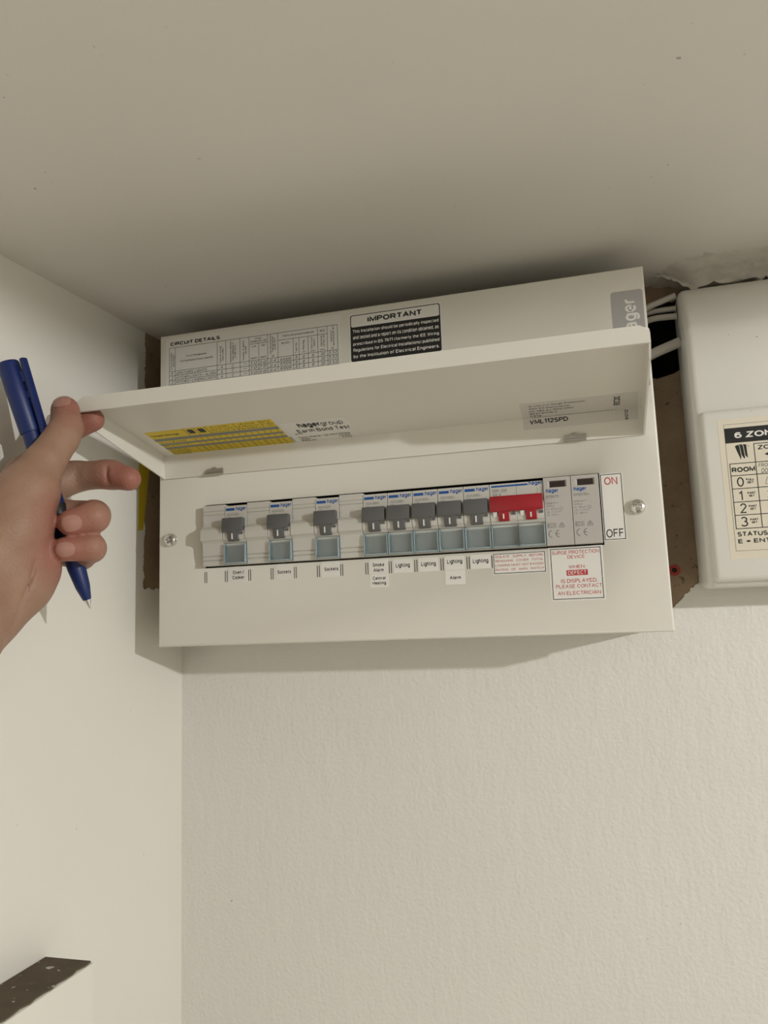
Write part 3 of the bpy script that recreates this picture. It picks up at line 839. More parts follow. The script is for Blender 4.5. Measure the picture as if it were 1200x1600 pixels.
def blank_proto():
    t = thing('blanking_module', 'x', 'blanking module', (0, 0, 0))
    prof = [(18, 0), (-5.4, 0), (-5.4, 3.3), (-4.7, 3.6), (-4.7, 3.9), (-5.6, 4.2), (-5.6, 6.3), (-4.9, 6.6), (-4.9, 6.9), (-5.8, 7.2), (-6.2, 15.8), (-7.6, 17.4), (-9.6, 18.4), (-9.8, 22), (-9.4, 26.0), (-8.0, 27.2), (-5.4, 28.4), (-4.6, 31.2),
            (-5.2, 33.0), (-5.2, 37.0), (-4.5, 37.3), (-4.5, 37.6), (-5.2, 37.9), (-5.2, 39.6), (-4.6, 39.9), (-4.6, 40.1), (-5.2, 40.4), (-5.0, MH), (18, MH)]
    g = G(); g.prism(prof, 0.12, w)
    make('body', g, 'module_plastic', t, bevel=0.12, seg=1, smooth=30)
    g = G(); g.box(13.6, 16.4, -5.9, -5.2, 4.5, 6.1)
    make('release_tab', g, 'module_plastic', t, bevel=0.15, seg=1)
    return t

def toggle_mesh(x0, x1, stems, zt=33.6, zm=23.4, zb=16.6):
    g = G()
    g.prism([(-6.5, zt - 0.2), (-11.2, zt), (-12.2, zm + 2.5), (-11.6, zm), (-6.5, zm + 1.0)], x0, x1)
    for a, b in stems:
        g.prism([(-6.5, zm + 2.0), (-11.4, zm + 1.2), (-10.6, zb + 2.0), (-9.3, zb), (-6.5, zb)], a, b)
    return g

def breaker_body(x0, x1):
    g = G()
    g.prism([(18, 0), (-4.6, 0), (-4.6, 15.4), (-6.8, 15.9), (-7.4, 17.4), (-8.6, 18.0), (-9.4, 20.5), (-9.0, 24.0), (-7.2, 27.0), (-5.2, 31.0), (-5.2, MH - 1.6), (-4.8, MH - 1.2), (18, MH - 1.2)], x0, x1)
    return g

def label_cover_parts(t, x0, x1):
    g = G(); g.box(x0 + 1.3, x1 - 1.3, -4.9, -4.55, 2.0, 13.6)
    make('label_card', g, 'label_card', t, smooth=0)
    # clear hinged window: a pane in a thicker moulded rim
    g = G(); g.box(x0 + 1.0, x1 - 1.0, -8.0, -7.4, 1.6, 14.8)
    c = make('label_window', g, 'clear_plastic', t, smooth=0)
    c['label'] = 'clear blue-edged label window'
    g = G()
    g.box(x0 + 0.1, x0 + 1.0, -8.3, -4.7, 0.5, 15.0); g.box(x1 - 1.0, x1 - 0.1, -8.3, -4.7, 0.5, 15.0); g.box(x0 + 1.0, x1 - 1.0, -8.3, -4.7, 0.5, 1.6)
    make('window_rim', g, 'clear_rim', c, bevel=0.3, seg=2)

def breaker_proto(rating):
    t = thing('circuit_breaker', 'x', 'circuit breaker', (0, 0, 0))
    make('body', breaker_body(0.12, w), 'module_plastic', t, bevel=0.15, seg=1, smooth=30)
    tg = make('toggle', toggle_mesh(0.5, w - 0.9, [(4.6, 12.8)]), 'toggle_grey', t, bevel=0.35, seg=2)
    tg['label'] = 'dark grey toggle lever'
    g = G(); g.box(8.1, 9.0, -11.35, -10.2, 18.0, 22.2)
    make('toggle_mark', g, 'print_white', tg, smooth=0)
    g = G(); g.box(13.9, 16.2, -10.0, -8.0, 21.4, 23.0)
    make('test_indicator', g, 'toggle_grey', t, smooth=0)
    P = Print(); P.rect(0.9, 39.6, 7.8, 41.5); P.text(':hager', 8.2, 38.8, 17.0, 42.2, bold=0.025)
    lay('brand_print', P, at_y(5.2), 0.05, 'print_blue', t)
    P = Print(); P.text('ADA3%sG' % rating[1], 1.8, 36.0, 11.4, 37.9); P.text(rating[0], 1.8, 33.4, 4.8, 35.2)
    lay('type_print', P, at_y(5.2), 0.05, 'print_grey', t)
    label_cover_parts(t, 0.12, w)
    return t

def put(t, i, label, group=None):
    t.location = ((MX0 + PITCH * i) * MM, 0, MZ0 * MM)
    t['label'] = label
    if group: t['group'] = group

b0 = blank_proto()
for k, (i, lab) in enumerate(((0, 'ribbed off-white blanking module at the left end of the row'), (2, 'off-white blanking module between the Oven/Cooker breaker and the first Sockets breaker'),
                              (4, 'off-white blanking module between the two Sockets breakers'), (6, 'off-white blanking module between the second Sockets breaker and the Smoke Alarm breaker'))):
    t = b0 if k == 0 else copy_tree(b0)
    put(t, i, lab, 'blanking modules in the consumer unit')
big = breaker_proto(('B32', '32')); small = breaker_proto(('B6', '06'))
GB = 'grey-toggle circuit breakers in the consumer unit'
for k, (i, lab) in enumerate(((1, 'grey-toggle circuit breaker above the Oven/Cooker label'), (3, 'grey-toggle circuit breaker above the left Sockets label'), (5, 'grey-toggle circuit breaker above the right Sockets label'))):
    put(big if k == 0 else copy_tree(big), i, lab, GB)
for k, (i, lab) in enumerate(((7, 'grey-toggle circuit breaker above the Smoke Alarm and Central Heating labels'), (8, 'grey-toggle circuit breaker above the first Lighting label, right of the Smoke Alarm one'),
                              (9, 'grey-toggle circuit breaker above the second Lighting label'), (10, 'grey-toggle circuit breaker above the Lighting label with Alarm under it'),
                              (11, 'grey-toggle circuit breaker directly left of the red main switch'))):
    put(small if k == 0 else copy_tree(small), i, lab, GB)

def main_switch():
    t = thing('main_switch', 'double-width main switch with a wide red toggle', 'main switch', (0, 0, 0))
    w2 = PITCH * 2 - 0.25; mid = PITCH
    make('body', breaker_body(0.12, mid - 0.08), 'module_plastic', t, bevel=0.15, seg=1, smooth=30)
    make('body', breaker_body(mid + 0.08, w2), 'module_plastic', t, bevel=0.15, seg=1, smooth=30)
    tg = make('toggle', toggle_mesh(0.3, w2 - 0.5, [(5.6, 12.6), (23.4, 30.4)], 34.2, 23.6, 17.6), 'toggle_red', t, bevel=0.35, seg=2)
    tg['label'] = 'wide red toggle bar with two stems'
    for x in (8.6, 26.4):
        g = G(); g.box(x, x + 0.9, -11.35, -10.2, 19.0, 22.2); make('toggle_mark', g, 'print_white', tg, smooth=0)
    for x in (2.2, 20.0):
        g = G(); g.prism([(-8.6, 24.6), (-10.6, 23.6), (-9.6, 20.6), (-8.6, 20.6)], x, x + 2.6); make('cam_tooth', g, 'print_white', t, smooth=0)
    for x in (14.4, 32.2):
        g = G(); g.box(x, x + 2.4, -10.0, -8.0, 21.4, 23.2); make('contact_indicator', g, 'toggle_grey', t, smooth=0)
    P = Print(); P.rect(1.2, 41.0, 25.2, 42.2); P.text(':hager', 25.4, 40.2, 34.8, 43.4, bold=0.03)
    lay('brand_print', P, at_y(5.2), 0.05, 'print_blue', t)
    P = Print(); P.text('SBR 290', 1.6, 37.6, 11.6, 39.8); P.text('100 A', 1.6, 35.0, 7.6, 37.0)
    for x in (31.2, 33.4): P.line(x, 35.6, x + 0.9, 37.8, 0.25); P.line(x, 37.8, x, 39.2, 0.25); P.line(x, 34.4, x, 35.6, 0.25)
    lay('type_print', P, at_y(5.2), 0.05, 'print_grey', t)
    label_cover_parts(t, 0.12, w2)
    g = G(); g.box(mid - 0.12, mid + 0.12, -8.35, -4.8, 1.2, 15.0); make('window_joint', g, 'toggle_grey', t, smooth=0)
    g = G(); g.box(mid - 0.9, mid + 0.9, -8.8, -8.25, 0.8, 3.0); make('window_catch', g, 'toggle_grey', t, bevel=0.15, seg=1)
    put(t, 12, t['label'])
main_switch()

def surge(i, code, uc, up, label):
    t = thing('surge_module', label, 'surge protector', (0, 0, 0), 'surge protection modules')
    g = G(); o_ = -6.2
    # body with a recessed status window
    wx0, wx1, wz0, wz1 = 3.0, 15.0, 37.9, 42.4
    xs = [0.12, wx0, wx1, w]; zs = [0.0, wz0, wz1, MH]
    for a in range(3):
        for b in range(3):
            if a == 1 and b == 1: continue
            g.add([(xs[a], o_, zs[b]), (xs[a + 1], o_, zs[b]), (xs[a + 1], o_, zs[b + 1]), (xs[a], o_, zs[b + 1])], [(0, 1, 2, 3)])
    O = [(0.12, 0.0), (w, 0.0), (w, MH), (0.12, MH)]
    g.add([(x, o_, z) for x, z in O] + [(x, 18, z) for x, z in O], [(k, (k + 1) % 4, 4 + (k + 1) % 4, 4 + k) for k in range(4)] + [(7, 6, 5, 4)])
    I = [(wx0, wz0), (wx1, wz0), (wx1, wz1), (wx0, wz1)]; J = [(wx0 + 1.2, wz0 + 0.3), (wx1 - 1.2, wz0 + 0.3), (wx1 - 1.2, wz1 - 0.4), (wx0 + 1.2, wz1 - 0.4)]
    g.add([(x, o_, z) for x, z in I] + [(x, o_ + 1.3, z) for x, z in J], [(k, (k + 1) % 4, 4 + (k + 1) % 4, 4 + k) for k in range(4)])
    bd = make('body', g, 'surge_plastic', t, smooth=0)
    bm = bmesh.new(); bm.from_mesh(bd.data); bmesh.ops.remove_doubles(bm, verts=bm.verts, dist=1e-6); bmesh.ops.recalc_face_normals(bm, faces=bm.faces); bm.to_mesh(bd.data); bm.free()
    g = G(); g.box(wx0 + 1.1, wx1 - 1.1, o_ + 1.0, o_ + 2.0, wz0 + 0.2, wz1 - 0.3); s = make('status_window', g, 'window_brown', t, smooth=0); s['label'] = 'dark brown status window'
    F = at_y(-o_)
    P = Print(); P.text(':hager', 1.0, 33.9, 9.4, 37.0, bold=0.03); lay('brand_print', P, F, 0.05, 'print_blue', t)
    P = Print(); P.text(code, 1.2, 30.9, 9.6 if len(code) < 7 else 11.0, 33.0)
    for k, s in enumerate(('50/60 Hz V~', '8/20 μs', 'In : 20 kA', 'Up : %s' % up, 'Uc : %s V~' % uc)):
        z = 27.0 - k * 1.95; P.text(s, 1.3, z, 1.3 + len(s) * 0.72, z + 1.25)
    P.ring(9.6, 22.8, 11.6, 24.4, 0.2)
    P.ring(1.2, 11.4, 6.6, 14.4, 0.25); P.line(3.8, 11.4, 3.8, 14.4, 0.25); P.line(1.8, 11.8, 1.8, 14.0, 0.3); P.line(1.8, 12.9, 3.2, 14.0, 0.3); P.line(2.2, 12.9, 3.2, 11.8, 0.3)
    P.rect(4.4, 13.2, 6.0, 13.6); P.rect(4.4, 12.2, 6.0, 12.6)
    P.line(8.6, 11.5, 12.0, 11.5, 0.35); P.line(8.6, 11.6, 8.9, 12.8, 0.35); P.line(8.9, 12.8, 10.3, 14.6, 0.35); P.line(10.3, 14.6, 11.8, 12.8, 0.35); P.line(11.8, 12.8, 12.0, 11.6, 0.35); P.line(9.6, 12.4, 11.0, 12.4, 0.3); P.line(9.6, 12.4, 10.3, 13.6, 0.3); P.line(11.0, 12.4, 10.3, 13.6, 0.3)
    lay('type_print', P, F, 0.05, 'print_grey', t)
    P = Print(); P.arc(3.9, 7.4, 2.2, 95, 265, 0.55); P.arc(8.4, 7.4, 2.2, 95, 265, 0.55); P.rect(6.3, 7.15, 8.2, 7.65)
    lay('conformity_mark', P, F, 0.05, 'print_grey', t)
    put(t, i, label)
surge(14, 'SPB015', '275', '≤ 1.2 kV', 'grey surge module beside the red main switch')
surge(15, 'SPB015N', '260', '≤ 1.5 kV', 'grey surge module at the right end beside the ON/OFF label')

# ------------------------------------------------------------------ alarm box on the right
AO = (388, 30, 28)
alarm = thing('alarm_panel', 'old white plastic alarm box with a zone chart, mounted right of the consumer unit', 'alarm box', AO)
g = G(); g.prism([(D - 0.3, 27.6), (36, 27.6), (31.5, 30), (31.0, 148), (31.0, 204), (37, 214), (52, 239.5), (58, 243), (D - 0.3, 244)], 388.3, 600)
make('casing', g, 'alarm_plastic', alarm, AO, bevel=5.0, seg=5, smooth=50)
g = G(); g.box(391.6, 597, 25.5, 44, 30.4, 144.4)
make('lower_cover', g, 'alarm_plastic', alarm, AO, bevel=3.6, seg=4, smooth=50)
AF = Frame((0, 25.5, 0), (1, 0, 0), (0, 0, 1))
zs_ = plate('zone_chart', AF, 402.1, 44.4, 500, 137.2, 0.12, 'sticker_cream', alarm, AO); zs_['label'] = 'yellowed zone chart with a black heading'
P = Print()
P.line(405.8, 49.6, 405.8, 133.4, 0.18); P.line(405.8, 49.6, 497, 49.6, 0.18); P.line(405.8, 133.4, 497, 133.4, 0.18)
P.rect(405.9, 120.8, 496, 130.9)
for z in (106.9, 98.9, 90.2, 81.4, 72.8, 64.0): P.line(407.2, z, 496, z, 0.5)
P.line(407.2, 63.75, 407.2, 107.15, 0.5); P.line(422.8, 63.75, 422.8, 119.4, 0.5); P.line(422.8, 119.2, 496, 119.2, 0.5)
P.text('ZONE', 424.5, 114.8, 439.0, 118.2, bold=0.03); P.text('1', 428.6, 108.4, 433.0, 113.6, bold=0.05)
P.text('ROOM', 408.0, 101.0, 422.2, 104.8, bold=0.045)
for s, z, b in (('0', 91.4, 'FULL\nSET'), ('1', 82.6, 'PART\nSET'), ('2', 74.0, 'PART\nSET'), ('3', 65.2, 'PART\nSET')):
    P.text(s, 410.4 if s != '1' else 410.9, z, 414.6 if s != '1' else 413.0, z + 6.4, bold=0.0)
    P.text(b, 416.0, z + 1.8, 420.8, z + 5.2, bold=0.05, align='CENTER', line=0.9)
P.text('STATUS', 407.6, 58.9, 425.6, 62.3, bold=0.035); P.text('E = ENTRY', 407.6, 54.1, 434.0, 57.5, bold=0.035)
P.poly([(411.3, 118.6), (413.2, 119.4), (414.0, 118.4), (414.6, 111.0), (414.3, 109.2), (412.6, 114)])
P.poly([(413.6, 119.5), (415.6, 119.4), (416.2, 118.2), (416.8, 110.6), (416.4, 109.6), (414.9, 112.2), (414.3, 118.4)])
P.poly([(416.0, 119.4), (418.2, 119.2), (418.5, 110.0), (417.1, 112.0), (416.6, 118.2)])
P.arc(419.3, 118.2, 0.5, 0, 360, 0.15)
lay('lettering', P, AF, 0.17, 'print_black', zs_, AO)
P = Print(); P.text('6 ZONE', 411.7, 123.4, 439.5, 128.2, bold=0.035); lay('white_lettering', P, AF, 0.2, 'print_white', zs_, AO)
P = Print(); P.text('FRONT', 424.2, 103.2, 433.6, 106.0, shear=0.2); P.text('DOOR', 425.6, 99.4, 433.6, 102.4, shear=0.2)
P.line(427.4, 92.0, 428.6, 96.4, 0.25); P.line(428.6, 96.4, 431.0, 96.6, 0.25); P.line(427.4, 92.0, 431, 92.2, 0.25)
P.line(427.6, 87.2, 431, 87.8, 0.25); P.line(427.6, 83.4, 431, 83.6, 0.25)
lay('handwriting', P, AF, 0.17, 'print_pen', zs_, AO)

# ------------------------------------------------------------------ cables, wall plug, yellow strip
def cable(pts, r, label):
    pts = [Vector(q) for q in pts]; out = []
    for i in range(len(pts) - 1):
        a = pts[max(i - 1, 0)]; b = pts[i]; c = pts[i + 1]; d = pts[min(i + 2, len(pts) - 1)]
        for k in range(6):
            t = k / 6
            out.append(0.5 * ((2 * b) + (c - a) * t + (2 * a - 5 * b + 4 * c - d) * t * t + (3 * b - a - 3 * c + d) * t ** 3))
    out.append(pts[-1])
    o = tuple(pts[0]); g = G(); g.tube(out, r, 12)
    tag(make('cable', g, 'cable_sheath', None, o, smooth=60), label, 'cable', 'grey cables between the two boxes')
cable([(363.0, 66, 233), (368, 62, 235.5), (378, 61, 238.4), (387.6, 60, 241.0)], 2.3, 'grey cable rising to the top corner of the alarm box, topmost')
cable([(363.0, 72, 233.0), (372, 66, 233.2), (387.6, 64, 232.6)], 2.1, 'grey cable second from the top, running level to the alarm box')
cable([(363.0, 70, 226.5), (372, 64, 227.0), (387.6, 62, 226.0)], 2.3, 'grey cable third from the top, running level into the alarm box')
cable([(363.0, 64, 197.5), (370, 60, 199.6), (380, 60, 203.0), (387.9, 60, 205.6)], 3.7, 'thick pale cable slanting up into the alarm box, lowest of the cables')

o = (372.6, D, 42.6); g = G()
ring_o = [(o[0] + 4.1 * math.cos(k * math.pi / 10), o[2] + 4.1 * math.sin(k * math.pi / 10)) for k in range(20)]
ring_i = [(o[0] + 1.9 * math.cos(k * math.pi / 10), o[2] + 1.9 * math.sin(k * math.pi / 10)) for k in range(20)]
g.add([(x, D - 0.05, z) for x, z in ring_o] + [(x, D - 0.9, z) for x, z in ring_o] + [(x, D - 0.9, z) for x, z in ring_i] + [(x, D - 0.05, z) for x, z in ring_i],
      [(a * 20 + k, a * 20 + (k + 1) % 20, (a + 1) * 20 + (k + 1) % 20, (a + 1) * 20 + k) for a in range(3) for k in range(20)])
plug = thing('wall_plug', 'red plastic wall plug in the bare plaster between the boxes', 'wall plug', o)
make('collar', g, 'plug_red', plug, o, bevel=0)
g = G(); g.tube([(o[0], D - 0.04, o[2]), (o[0], D - 0.3, o[2])], 1.95, 20); make('hole', g, 'dark_void', plug, o)  # solid dark disc, its colour stands for the shade inside the hole

g = G()  # thin flat yellow strip lying on the left wall
pl = [(20.5, 172), (37.5, 172), (36, 150), (31, 118), (26.6, 92.5), (20.0, 91.4)]
n = len(pl); o = (LX, 28, 92)
g.add([(LX + 0.05, y, z) for y, z in pl] + [(LX + 0.35, y, z) for y, z in pl], [tuple(range(n))[::-1], tuple(range(n, 2 * n))] + [(i, (i + 1) % n, n + (i + 1) % n, n + i) for i in range(n)])
tag(make('yellow_strip', g, 'strip_yellow', None, o, smooth=0), 'yellow strip on the left wall beside the consumer unit', 'tape')

# ------------------------------------------------------------------ hand and pen
# joints of the hand: x, y, z, radius (mm)
# <HAND>
HAND = {
    'forearm': [(-4.6, -224.5, -7.5, 31), (-12.8, -188.1, 14.2, 29), (-16.5, -163.6, 33.1, 27)],
    'palm_a': [(-18.8, -161.7, 43.9, 20), (-12.0, -129.5, 107.2, 13)],
    'palm_b': [(-19.2, -161.0, 38.6, 20), (-11.9, -124.7, 96.1, 13)],
    'palm_c': [(-17.9, -159.8, 33.2, 20), (-11.5, -123.6, 82.4, 12.5)],
    'palm_d': [(-16.4, -158.9, 29.6, 20), (-11.9, -124.6, 67.4, 12)],
    'thenar': [(-8.5, -163.8, 48.6, 20), (-0.8, -151.7, 72.7, 20), (4.8, -145.8, 92.7, 16.5)],
    'hypothenar': [(-8.6, -162.5, 25.8, 20), (-0.1, -146.1, 43.7, 18.5), (3.9, -139.8, 51.2, 15)],
    'thumb': [(2.8, -146.6, 94.3, 15), (8.7, -138.3, 112.8, 11.5), (11.7, -127.5, 130.0, 10.3), (11.6, -123.4, 137.0, 9.6), (6.4, -118.3, 149.8, 8.6)],
    'index': [(-10.4, -127.0, 107.5, 12.5), (-10.4, -109.3, 129.3, 10), (-3.3, -99.2, 144.3, 8.6), (9.9, -96.3, 148.8, 7.8)],
    'middle': [(-11.0, -123.6, 97.4, 12.5), (3.4, -106.8, 109.5, 10), (7.1, -104.9, 110.3, 9.4), (25.3, -103.0, 110.3, 9.0), (30.1, -102.6, 109.5, 9.0), (42.5, -104.0, 105.8, 7.6)],
    'ring': [(-10.5, -122.6, 84.4, 12), (16.3, -110.8, 82.8, 9.8), (28.8, -118.7, 81.7, 9.4), (35.9, -129.0, 79.1, 9.2), (27.2, -137.1, 75.4, 8.0)],
    'pinky': [(-11.1, -123.5, 68.6, 11), (13.6, -110.1, 59.2, 8.8), (26.6, -117.5, 62.2, 8.4), (33.8, -128.0, 61.6, 8.2), (23.8, -137.8, 60.2, 7.2)],
}
CREASES = [[(12.8, -115.8, 116.8), (12.0, -113.0, 98.0)], [(31.7, -111.7, 116.7), (31.6, -109.1, 99.4)], [(18.3, -153.3, 55.7), (12.5, -164.5, 14.6)], [(28.1, -131.4, 116.2), (21.8, -140.2, 107.4)], [(6.7, -126.9, 144.7), (17.8, -123.4, 141.6)]]
NAILS = {'ring': ((27.6, -137.0, 75.4), (37.1, -130.7, 78.8), (36.4, -146.9, 73.6), 11.5, 9.5), 'pinky': ((23.8, -137.8, 60.2), (35.0, -129.7, 61.4), (31.4, -146.0, 58.7), 11, 8.5), 'thumb': ((6.4, -118.3, 149.8), (11.6, -123.4, 137.0), (7.5, -122.8, 153.8), 12, 11)}
PEN_TOP, PEN_TIP = (-13.2, -146.2, 174.4), (20.0, -108.7, 26.6)
PEN_CLIP_SIDE = (-3.4, -145.2, 171.9)
# </HAND>

def hand():
    caps = []
    for name, ch in HAND.items():
        for a, b in zip(ch[:-1], ch[1:]):
            caps.append((name, np.array(a[:3]), a[3], np.array(b[:3]), b[3]))
    allp = np.array([q[:3] for ch in HAND.values() for q in ch])
    step = 1.3
    lo = allp.min(0) - 34; hi = allp.max(0) + 34
    nx, ny, nz = [int(math.ceil((hi[i] - lo[i]) / step)) + 1 for i in range(3)]
    ax = [lo[i] + step * np.arange((nx, ny, nz)[i]) for i in range(3)]
    GX, GY, GZ = np.meshgrid(*ax, indexing='ij')
    Pt = np.stack([GX, GY, GZ], -1).astype(np.float32).reshape(-1, 3)

    def cone(P, a, ra, b, rb):
        ab = (b - a).astype(np.float32); L = float(ab @ ab)
        t = np.clip(((P - a.astype(np.float32)) @ ab) / max(L, 1e-6), 0, 1)
        d = P - a.astype(np.float32) - t[:, None] * ab
        return np.sqrt((d * d).sum(1)) - (ra + (rb - ra) * t)
    def smin(a, b, k):
        h = np.clip(0.5 + 0.5 * (b - a) / k, 0, 1)
        return b + (a - b) * h - k * h * (1 - h)
    BODY = {'forearm', 'palm_a', 'palm_b', 'palm_c', 'palm_d', 'thenar', 'hypothenar'}
    def sdf(P):
        groups = {}
        for name, a, ra, b, rb in caps:
            key = 'body' if name in BODY else name
            d = cone(P, a, ra, b, rb)
            k = 9.0 if key == 'body' else 2.2
            groups[key] = d if key not in groups else smin(groups[key], d, k)
        out = groups['body']
        out = smin(out, groups['thumb'], 7.0)
        fingers = None
        for f in ('index', 'middle', 'ring', 'pinky'):
            fingers = groups[f] if fingers is None else smin(fingers, groups[f], 0.25)
        out = smin(out, fingers, 3.0)
        for a, b in CREASES:
            c = cone(P, np.array(a), 0.9, np.array(b), 0.9)
            out = -smin(-out, c, 1.8)
        return out
    F = np.concatenate([sdf(ch) for ch in np.array_split(Pt, 12)]).reshape(nx, ny, nz)

    # naive surface nets
    ins = F < 0
    cells = np.zeros((nx - 1, ny - 1, nz - 1), dtype=np.int8)
    offs = [(i, j, k) for i in (0, 1) for j in (0, 1) for k in (0, 1)]
    for i, j, k in offs: cells += ins[i:nx - 1 + i, j:ny - 1 + j, k:nz - 1 + k]
    act = (cells > 0) & (cells < 8)
    idx = np.argwhere(act)
    ids = -np.ones(act.shape, dtype=np.int64); ids[act] = np.arange(len(idx))
    acc = np.zeros((len(idx), 3)); cnt = np.zeros(len(idx))
    for a in offs:
        for d in range(3):
            if a[d]: continue
            b = list(a); b[d] = 1
            fa = F[idx[:, 0] + a[0], idx[:, 1] + a[1], idx[:, 2] + a[2]]; fb = F[idx[:, 0] + b[0], idx[:, 1] + b[1], idx[:, 2] + b[2]]
            s = (fa < 0) != (fb < 0)
            t = np.where(s, fa / np.where(fa == fb, 1, fa - fb), 0)
            pt = np.array(a, float)[None] + 0; pt = np.repeat(pt, len(idx), 0); pt[:, d] += t
            acc[s] += pt[s]; cnt[s] += 1
    verts = lo + (idx + acc / cnt[:, None]) * step
    faces = []
    for d in range(3):
        e1, e2 = (d + 1) % 3, (d + 2) % 3
        A = ins; sl0 = [slice(None)] * 3; sl1 = [slice(None)] * 3; sl0[d] = slice(0, -1); sl1[d] = slice(1, None)
        ch = np.argwhere(A[tuple(sl0)] != A[tuple(sl1)])
        ok = (ch[:, e1] > 0) & (ch[:, e2] > 0) & (ch[:, e1] < act.shape[e1]) & (ch[:, e2] < act.shape[e2])
        ch = ch[ok]
        def cid(o1, o2):
            q = ch.copy(); q[:, e1] -= o1; q[:, e2] -= o2; return ids[q[:, 0], q[:, 1], q[:, 2]]
        quad = np.stack([cid(0, 0), cid(1, 0), cid(1, 1), cid(0, 1)], 1)
        flip = A[ch[:, 0], ch[:, 1], ch[:, 2]]
        quad[flip] = quad[flip][:, ::-1]
        faces.append(quad)
    faces = np.concatenate(faces)
    # a little smoothing over the grid
    nb = np.zeros_like(verts); deg = np.zeros(len(verts))
    ed = np.concatenate([faces[:, [i, (i + 1) % 4]] for i in range(4)])
    for _ in range(2):
        nb[:] = 0; deg[:] = 0
        np.add.at(nb, ed[:, 0], verts[ed[:, 1]]); np.add.at(deg, ed[:, 0], 1)
        verts = verts * 0.5 + 0.5 * nb / np.maximum(deg, 1)[:, None]
    base = np.array(HAND['forearm'][0][:3])
    me = bpy.data.meshes.new('hand')
    me.from_pydata(((verts - base) * MM).tolist(), [], faces.tolist())
    me.update(); me.validate()
    # redder skin at the fingertips
    tips = [np.array(HAND[f][-1][:3]) for f in ('thumb', 'index', 'middle', 'ring', 'pinky')]
    bl = np.zeros(len(verts))
    for tpt in tips: bl = np.maximum(bl, np.clip(1 - (np.linalg.norm(verts - tpt, axis=1) - 8) / 20, 0, 1) * 0.85)
    at = me.attributes.new('blush', 'FLOAT', 'POINT'); at.data.foreach_set('value', bl.astype(np.float32))
    bm = bmesh.new(); bm.from_mesh(me); bmesh.ops.recalc_face_normals(bm, faces=bm.faces); bm.to_mesh(me); bm.free()
    me.shade_smooth(); me.materials.append(MATS['skin'])
    ob = bpy.data.objects.new('hand', me); C.objects.link(ob); ob.location = Vector(base.tolist()) * MM
    tag(ob, 'bare left hand pinching the corner of the open lid while holding a blue pen', 'hand')

    # finger nails: thin curved plates lying on the surface
    for f, (tip, back, side, L, Wd) in NAILS.items():
        tip = np.array(tip); ax_ = tip - np.array(back); ax_ /= np.linalg.norm(ax_)
        nrm = np.array(side) - tip; nrm -= ax_ * (nrm @ ax_); nrm /= np.linalg.norm(nrm)
        wv = np.cross(ax_, nrm)
        r = HAND[f][-1][3]
        c0 = tip + ax_ * (r * 0.78 - L / 2)
        nu, nv = 9, 9; pts = []
        for i in range(nu):
            for j in range(nv):
                u = -1 + 2 * i / (nu - 1); v = -1 + 2 * j / (nv - 1)
                uu = u * math.sqrt(1 - 0.45 * v * v); vv = v * math.sqrt(1 - 0.38 * u * u)
                pts.append(c0 + ax_ * uu * L / 2 + wv * vv * Wd / 2)
        pts = np.array(pts)
        dirs = np.array([nrm] * len(pts))
        t = np.full(len(pts), 14.0)
        for _ in range(40):
            d = sdf((pts + dirs * t[:, None]).astype(np.float32)); t -= np.clip(d, -2, 2) * 0.8
        surf = pts + dirs * t[:, None]
        top_ = surf + nrm * 0.35; bot_ = surf - nrm * 0.5
        g = G(); n_ = nu * nv
        fs = []
        for i in range(nu - 1):
            for j in range(nv - 1):
                a = i * nv + j; fs.append((a, a + 1, a + nv + 1, a + nv)); fs.append((n_ + a, n_ + a + nv, n_ + a + nv + 1, n_ + a + 1))
        rim = [j for j in range(nv)] + [i * nv + nv - 1 for i in range(1, nu)] + [(nu - 1) * nv + j for j in range(nv - 2, -1, -1)] + [i * nv for i in range(nu - 2, 0, -1)]
        for q in range(len(rim)):
            a, b = rim[q], rim[(q + 1) % len(rim)]; fs.append((a, n_ + a, n_ + b, b))
        g.add(np.concatenate([top_, bot_]).tolist(), fs)
        make('nail', g, 'nail', ob, tuple(base), smooth=50)
    return ob
hand()

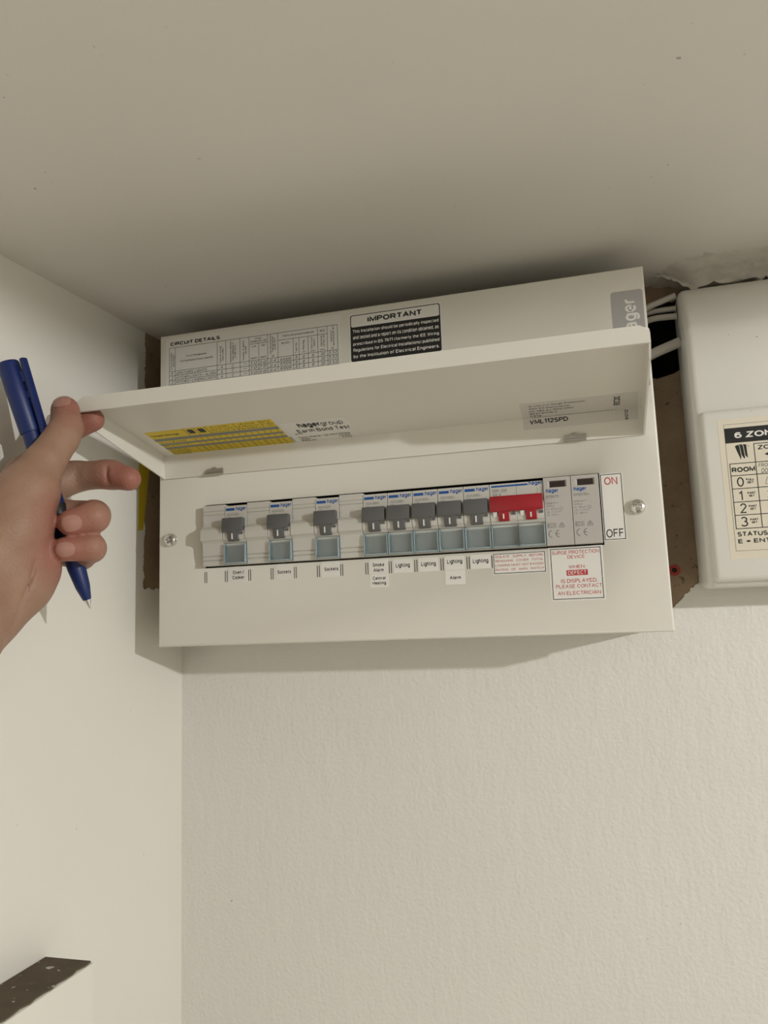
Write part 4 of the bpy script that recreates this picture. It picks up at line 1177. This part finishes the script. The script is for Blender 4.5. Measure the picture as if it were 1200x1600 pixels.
def pen():
    a = Vector(PEN_TOP); b = Vector(PEN_TIP)
    L = (b - a).length; ax = (b - a).normalized()
    side = Vector(PEN_CLIP_SIDE) - a; side = (side - ax * side.dot(ax)).normalized()
    root = thing('ballpoint_pen', 'blue plastic ballpoint pen with pocket clip held in the hand', 'pen', tuple(a))
    def lathe(prof, n=28):
        g = G(); vs = []; s2 = ax.cross(side)
        for d, r in prof:
            for k in range(n):
                an = 2 * math.pi * k / n
                vs.append(a + ax * d + (side * math.cos(an) + s2 * math.sin(an)) * r)
        fs = [(i * n + k, i * n + (k + 1) % n, (i + 1) * n + (k + 1) % n, (i + 1) * n + k) for i in range(len(prof) - 1) for k in range(n)]
        fs += [tuple(range(n))[::-1], tuple(range((len(prof) - 1) * n, len(prof) * n))]
        g.add(vs, fs); return g
    make('barrel', lathe([(44, 5.3), (60, 5.5), (L - 42, 5.6), (L - 26, 5.4), (L - 14, 4.3), (L - 6.2, 2.6), (L - 5.6, 2.2)]), 'pen_blue', root, tuple(a), smooth=40)
    make('cap', lathe([(0, 5.4), (0.6, 6.0), (1.5, 6.3), (20, 6.6), (43, 6.4), (44.2, 6.0)]), 'pen_blue', root, tuple(a), smooth=40)
    make('grip_band', lathe([(L - 66, 5.7), (L - 65.5, 5.95), (L - 52, 5.95), (L - 51.5, 5.7)]), 'pen_grip', root, tuple(a), smooth=40)
    make('metal_tip', lathe([(L - 5.9, 2.1), (L - 4.5, 1.9), (L - 1.2, 0.8), (L, 0.45)]), 'chrome', root, tuple(a), smooth=40)
    # pocket clip: bar standing off the cap on two bridges
    g = G(); s2 = ax.cross(side)
    def bar(d0, d1, h0, h1, t, w_):
        vs = []
        for d, h in ((d0, h0), (d1, h1)):
            for k, q in ((0, -1), (0, 1), (1, 1), (1, -1)):
                vs.append(a + ax * d + side * (h + k * t) + s2 * (q * w_))
        g.add(vs, [(0, 1, 2, 3), (7, 6, 5, 4), (0, 4, 5, 1), (1, 5, 6, 2), (2, 6, 7, 3), (3, 7, 4, 0)])
    bar(1.0, 48, 9.2, 7.2, 3.0, 2.4)
    bar(7.5, 15.0, 5.0, 4.8, 5.0, 1.8)
    bar(20.0, 25.0, 5.0, 4.8, 4.4, 1.5)
    make('pocket_clip', g, 'pen_blue', root, tuple(a), bevel=0.9, seg=2, smooth=40)
pen()
